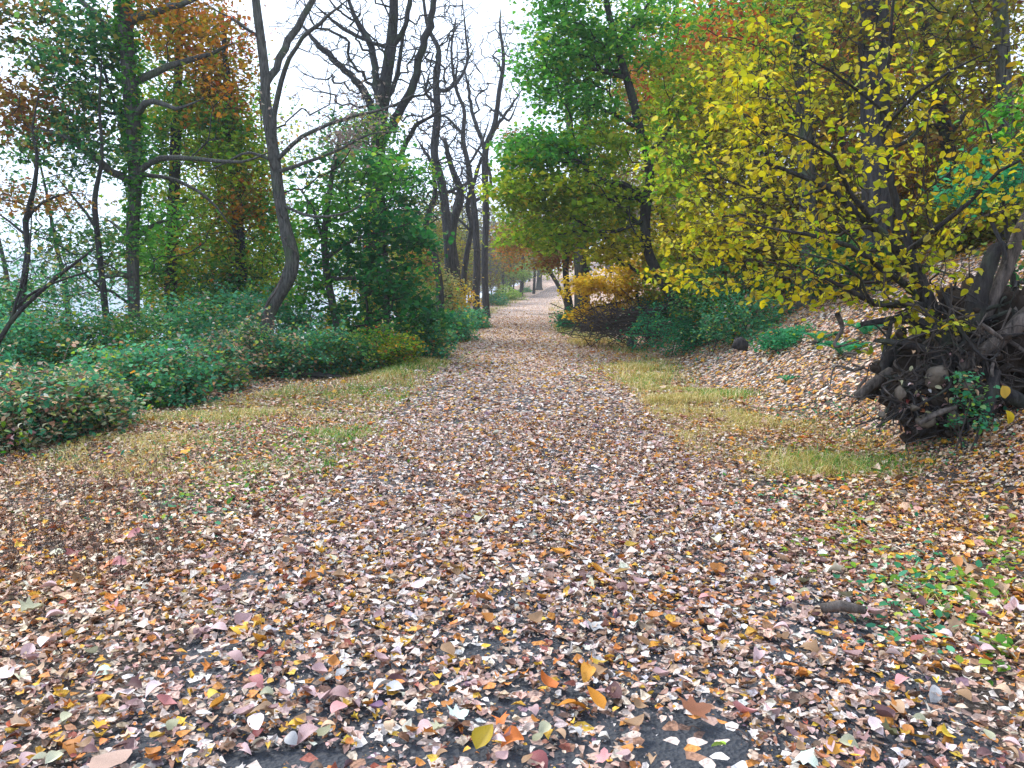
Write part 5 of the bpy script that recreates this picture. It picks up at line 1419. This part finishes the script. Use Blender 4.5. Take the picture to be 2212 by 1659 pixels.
rtree('dark leaning crooked trunk on the slope right of the thickest trunk', 16.0,
      [(2075, 560, 13), (2060, 420, 13), (2045, 300, 14), (2025, 200, 12), (2005, 100, 10), (1990, 0, 8), (1975, -150, 5)],
      [(2040, 140, 0, 130, 100, 1.8, 90, 'yback', .9), (2080, 330, .4, 110, 110, 1.6, 80, 'rust', .9)], 74, bark=M_BARK,
      limbs=[[(2045, 300, 7), (2090, 240, 6, .3), (2160, 200, 4, .5)], [(2040, 280, 6), (1990, 270, 5, -.3), (1930, 290, 3, -.4)]])
rtree('slim trunk on the slope directly right of the leaning maple', 26.0,
      [(1520, 640, 9), (1522, 500, 9), (1528, 350, 8), (1532, 200, 7), (1535, 60, 5), (1538, -80, 3)],
      [(1500, 100, 0, 130, 100, 2.2, 150, 'ygreen', 1.3), (1580, 250, 0, 120, 110, 2.2, 150, 'yellow', 1.3), (1480, 250, .6, 100, 90, 2, 110, 'yellow', 1.3), (1520, 420, 0, 110, 90, 2, 130, 'yellow', 1.1), (1420, 130, .5, 80, 90, 2, 80, 'red', 1.1), (1560, 560, .4, 120, 50, 1.6, 90, 'yback', 1), (1520, -60, 0, 200, 90, 2.5, 90, 'green', 1)],
      75, size=.14, per=13)
rtree('dark slim trunk on the slope between the mid grey trunk and the leaning maple', 21.0,
      [(1660, 620, 11), (1655, 480, 10), (1650, 330, 9), (1655, 180, 7), (1650, 30, 5)],
      [(1640, 150, 0, 140, 100, 1.9, 130, 'yellow', 1.2), (1660, 300, 0, 120, 100, 1.9, 120, 'yback', 1.1), (1620, 450, .3, 130, 80, 1.7, 100, 'yellow', 1), (1650, 20, 0, 140, 70, 2, 90, 'green', 1.2), (1700, 560, .3, 120, 50, 1.4, 60, 'yback', .8)], 76, size=.12, per=11, bark=M_BARK)
rtree('red-brown leaved slim tree high on the slope at the upper right', 20.0,
      [(1810, 560, 9), (1815, 400, 8), (1822, 250, 7), (1830, 100, 6), (1838, -20, 4)],
      [(1800, 250, 0, 140, 110, 2, 120, 'rust', 1.1), (1850, 400, .5, 130, 90, 1.8, 90, 'yback', 1), (1820, 110, 0, 130, 90, 2, 90, 'red', .8), (1960, 330, .5, 110, 110, 1.8, 80, 'rust', .9)], 77, size=.12, per=10, bark=M_BARK)
bush('yellow_bush', 'yellow-leaved low bush on the slope left of the ferns', 'bush', 14.5, 1600, 600, 130, 60, 1.2, 2600, 'yback', .085, 151, 'low bushes on the right slope', auto=True, holes=.35)
bush('yellow_bush', 'yellow and brown low bush on the slope behind the ferns', 'bush', 12.5, 1800, 560, 150, 70, 1.2, 2600, 'yback', .08, 152, 'low bushes on the right slope', auto=True, holes=.4)
bush('yellow_bush', 'sparse bush upslope behind the green sapling at right', 'bush', 13.0, 2080, 470, 140, 70, 1.2, 2000, 'yback', .075, 153, 'low bushes on the right slope', auto=True, holes=.45)

for k, (lab, px, py, rx, ry, rd, n, pal, Yd) in enumerate((
    ('twiggy yellow bush between the leaning maple and the slim slope trunk', 1500, 560, 110, 75, 1.4, 3600, 'yback', 25),
    ('brown and yellow bush around the dark slim slope trunk', 1650, 540, 130, 80, 1.5, 3800, 'yback', 20),
    ('bushy yellow undergrowth around the mid grey slope trunk', 1760, 470, 140, 90, 1.5, 3800, 'yback', 18.5),
    ('green tinged undergrowth left of the thickest slope trunk', 1850, 570, 110, 60, 1.2, 2600, 'tgreen', 15.5),
    ('rusty undergrowth right of the thickest slope trunk', 1980, 420, 130, 100, 1.6, 3400, 'rust', 17.5),
    ('yellow undergrowth behind the smooth right edge trunk', 2140, 330, 130, 130, 1.6, 3600, 'yback', 18),
    ('high golden foliage clump upslope of the red-brown tree', 1880, 300, 160, 120, 2.2, 4200, 'yback', 24),
    ('high yellow green foliage clump upslope of the mid grey trunk', 1650, 330, 160, 140, 2.4, 4600, 'yback', 28),
    ('reddish foliage clump high between the maple and the slope trees', 1500, 190, 130, 120, 2.4, 4200, 'rust', 33),
    ('green foliage clump at the top edge above the slope trunks', 1700, 60, 220, 90, 2.6, 4600, 'ygreen', 30),
    ('yellow green bush upslope right behind the grey fissured stub', 2120, 480, 120, 70, 1.2, 3400, 'yback', 14),
    ('brown yellow foliage clump at the top right corner', 2050, 80, 200, 120, 2.4, 4600, 'yback', 25))):
    bush('slope_undergrowth', lab, 'bush', Yd, px, py, rx, ry, rd, n, pal, .10 if Yd < 20 else .15, 400 + k, 'undergrowth among the slope trees', holes=.32, stems=26)

# ------------------------------------------------------------------ far wood: copies of a few trees
def world_tree(name, label, cat, x, y, H, cr, pal, seed, group, size=.2, nA=150, per=10, low=.3, bark=None, bare=False, r0=.16):
    """a generic woodland tree standing at x, y"""
    r = np.random.default_rng(seed)
    base = np.array([x, y, float(ground_z(x, y))])
    root = thing(name, base, label, cat, group)
    n = 7
    T = np.zeros((n, 4)); T[:, 2] = np.linspace(-.4, H * .92, n); T[:, 0] = np.cumsum(r.normal(size=n) * .16); T[:, 1] = np.cumsum(r.normal(size=n) * .16)
    T[:, 0] -= T[0, 0]; T[:, 1] -= T[0, 1]
    T[:, 3] = r0 * (1 - np.linspace(0, 1, n) ** 1.2 * .85)
    C = catmull(T, .5)
    v, f = tube(C[:, :3], C[:, 3], 7, rough=.06, seed=seed)
    mesh_obj('trunk', v, f, bark or M_BARK, root, smooth=True)
    A = rand_dir(nA, r) * (r.uniform(0, 1, nA) ** .4)[:, None] * np.array([cr, cr, H * (1 - low) * .5]) + np.array([0, 0, H * (low + (1 - low) * .52)])
    A *= (1 + .15 * wav(A[:, 0], A[:, 2], .9, seed))[:, None] * np.array([1, 1, 0]) + np.array([0, 0, 1])
    m = max(1, int(len(C) * low * .8))
    plen = np.linspace(0, H, len(C))
    pos, par, bid = grow(list(C[:, :3]), [max(0, i - 1) for i in range(len(C))], list(plen), A, np.zeros(nA, int), r, .3, .8, .2 if bare else .1)
    n0 = len(C); N_ = len(pos); w = np.zeros(N_); kids = np.zeros(N_, int)
    for i in range(n0, N_): kids[par[i]] += 1
    for i in range(N_ - 1, n0 - 1, -1):
        if kids[i] == 0: w[i] = 1
        if par[i] >= n0: w[par[i]] += w[i]
    R = np.concatenate([C[:, 3], .010 * np.maximum(w[n0:], 1) ** .48])
    for i in range(n0, N_): R[i] = min(R[i], R[par[i]] * .9)
    acc = Acc(); wood_acc(acc, pos, par, R, n0)
    o = acc.build('branches', bark or M_BARK, root); o['kind'] = 'stuff'
    if not bare:
        ids = np.arange(n0, N_)[w[n0:] <= 5]; rep = np.repeat(ids, r.poisson(per, len(ids)))
        q = pos[rep] + r.normal(size=(len(rep), 3)) * .45 * np.array([1, 1, .7])
        q[:, 2] = np.maximum(q[:, 2], .3)
        cn = pick(pal, N_, r); c = pick(pal, len(rep), r) * .5 + cn[rep] * .5
        v, f, cc = foliage_arrays(q, c, size, r, T2)
        o = mesh_obj('foliage', v, f, M_LEAF, root, None, cc); o['kind'] = 'stuff'
    return root

def copy_thing(src, x, y, rz, s, label=None):
    r_ = src.copy(); scene.collection.objects.link(r_)
    r_.location = (x, y, float(ground_z(x, y))); r_.rotation_euler = (0, 0, rz); r_.scale = (s, s, s)
    if label: r_['label'] = label
    for ch in src.children:
        c = ch.copy(); scene.collection.objects.link(c); c.parent = r_
    return r_

FG = 'trees of the wood on the right hillside'
protos = [world_tree('hillside_tree', 'yellow-leaved tree of the wood further up the right hillside', 'tree', 26, 40, 15, 3.6, 'yback', 301, FG, nA=170, per=13),
          world_tree('hillside_tree', 'green-leaved tree of the wood further up the right hillside', 'tree', 21, 52, 16, 3.8, 'ygreen', 302, FG, nA=170, per=13),
          world_tree('hillside_tree', 'rust-leaved tree of the wood further up the right hillside', 'tree', 31, 30, 14, 3.2, 'rust', 303, FG, nA=160, per=11),
          world_tree('hillside_tree', 'half-bare tree of the wood further up the right hillside', 'tree', 24, 27, 15, 3.2, 'yback', 304, FG, nA=180, per=4, bark=M_BARKG)]
fr = np.random.default_rng(99)
pts = [(26, 40), (21, 52), (31, 30), (24, 27)]
tries = 0
while len(pts) < 84 and tries < 9000:
    tries += 1
    y = 17 + 130 * fr.uniform(0, 1) ** 1.5; u = fr.uniform(6.5, 44)
    x = float(road_x(y)) + u
    if x / y > .80 or (u < 9.5 and y < 38): continue
    if min(math.hypot(x - a, y - b) for a, b in pts) < 3.1: continue
    pts.append((x, y)); copy_thing(protos[int(fr.integers(0, 4))], x, y, fr.uniform(0, 6.283), fr.uniform(.75, 1.2))
# beyond the bend, and left of the far path
FL = 'hazy trees beyond the bend of the path'
lp = [world_tree('distant_tree', 'bare hazy tree of the far wood beyond the bend', 'tree', 3, 112, 17, 4.5, 'haze', 311, FL, nA=220, bare=True, bark=M_BARK, low=.2, r0=.22),
      world_tree('distant_tree', 'yellow-green hazy tree of the far wood beyond the bend', 'tree', -2, 125, 12, 4.5, 'yback', 312, FL, nA=160, per=9, size=.3, low=.15),
      world_tree('distant_tree', 'tree with haze-greyed leaf colours of the far wood beyond the bend', 'tree', 8.5, 150, 14, 5, 'haze', 313, FL, nA=170, per=9, size=.3, low=.15)]
pts = [(3, 112), (-2, 125), (8.5, 150)]
tries = 0
while len(pts) < 74 and tries < 9000:
    tries += 1
    y = fr.uniform(75, 260); u = fr.uniform(-16, -3.5) if y < 120 else fr.uniform(-26, 20)
    if abs(u) < 4: continue
    x = float(road_x(y)) + u
    if min(math.hypot(x - a, y - b) for a, b in pts) < 4.5: continue
    pts.append((x, y)); copy_thing(lp[int(fr.integers(0, 3))], x, y, fr.uniform(0, 6.283), fr.uniform(.6, 1.0) if y < 120 else fr.uniform(.8, 1.15))
for k in range(26):
    y = 54 + k * 2.6 + fr.uniform(-1, 1); u = -fr.uniform(4.2, 11)
    copy_thing(lp[int(fr.choice([0, 1, 1, 2]))], float(road_x(y)) + u, y, fr.uniform(0, 6.283), fr.uniform(.45, .75))
# left bank slope trees behind the first row, sparse enough to let the river through
FB = 'trees growing lower on the left river bank'
bp_ = [world_tree('bank_tree', 'green and yellow tree lower down the left river bank', 'tree', -12, 36, 13, 3.0, 'ivy', 321, FB, nA=170, per=14, size=.17, low=.12),
       world_tree('bank_tree', 'sparse olive tree lower down the left river bank', 'tree', -17, 27, 12, 3.0, 'tgreen', 322, FB, nA=150, per=6, size=.14, low=.3)]
pts = [(-12, 36), (-17, 27)]
for (x, y, k, s_, lb) in ((-9.5, 30, 0, .8, 'yellow green bank tree between the straight tree and the S-bent tree'), (-8.5, 46, 0, .9, 'distant yellow green bank tree behind the dark green maple'),
        (-6, 58, 0, .7, 'farthest but one leafy bank tree, behind the gold bush'), (-21, 30, 1, 1, 'sparse bank tree against the river at the left picture edge'),
        (-15, 44, 1, .8, 'sparse distant bank tree seen just right of the straight tree'), (-10, 25, 0, .6, 'small leafy bank tree close behind the draped trees'),
        (-5, 72, 0, .7, 'farthest leafy bank tree, behind the twin straight trunks'), (-12.5, 22.5, 1, .7, 'small sparse bank tree behind the straight tree foot')):
    copy_thing(bp_[k], x, y, fr.uniform(0, 6.283), s_, lb)

# ------------------------------------------------------------------ haze
mh, t = new_mat('haze_air')
out = N(t, 'ShaderNodeOutputMaterial'); vp = N(t, 'ShaderNodeVolumePrincipled')
vp.inputs['Color'].default_value = (0.82, 0.90, 1.0, 1); vp.inputs['Density'].default_value = 0.0008; vp.inputs['Anisotropy'].default_value = 0.2
t.links.new(vp.outputs[0], out.inputs['Volume'])
x0, x1, y0, y1, z0, z1 = -2230, 2230, -70, 2230, -22, 95
V = [[x, y, z] for z in (z0, z1) for y in (y0, y1) for x in (x0, x1)]
tag(mesh_obj('haze', V, np.array([[0, 2, 3, 1], [4, 5, 7, 6], [0, 1, 5, 4], [2, 6, 7, 3], [0, 4, 6, 2], [1, 3, 7, 5]]), mh), 'thin pale autumn haze filling the air', 'haze', kind='stuff')
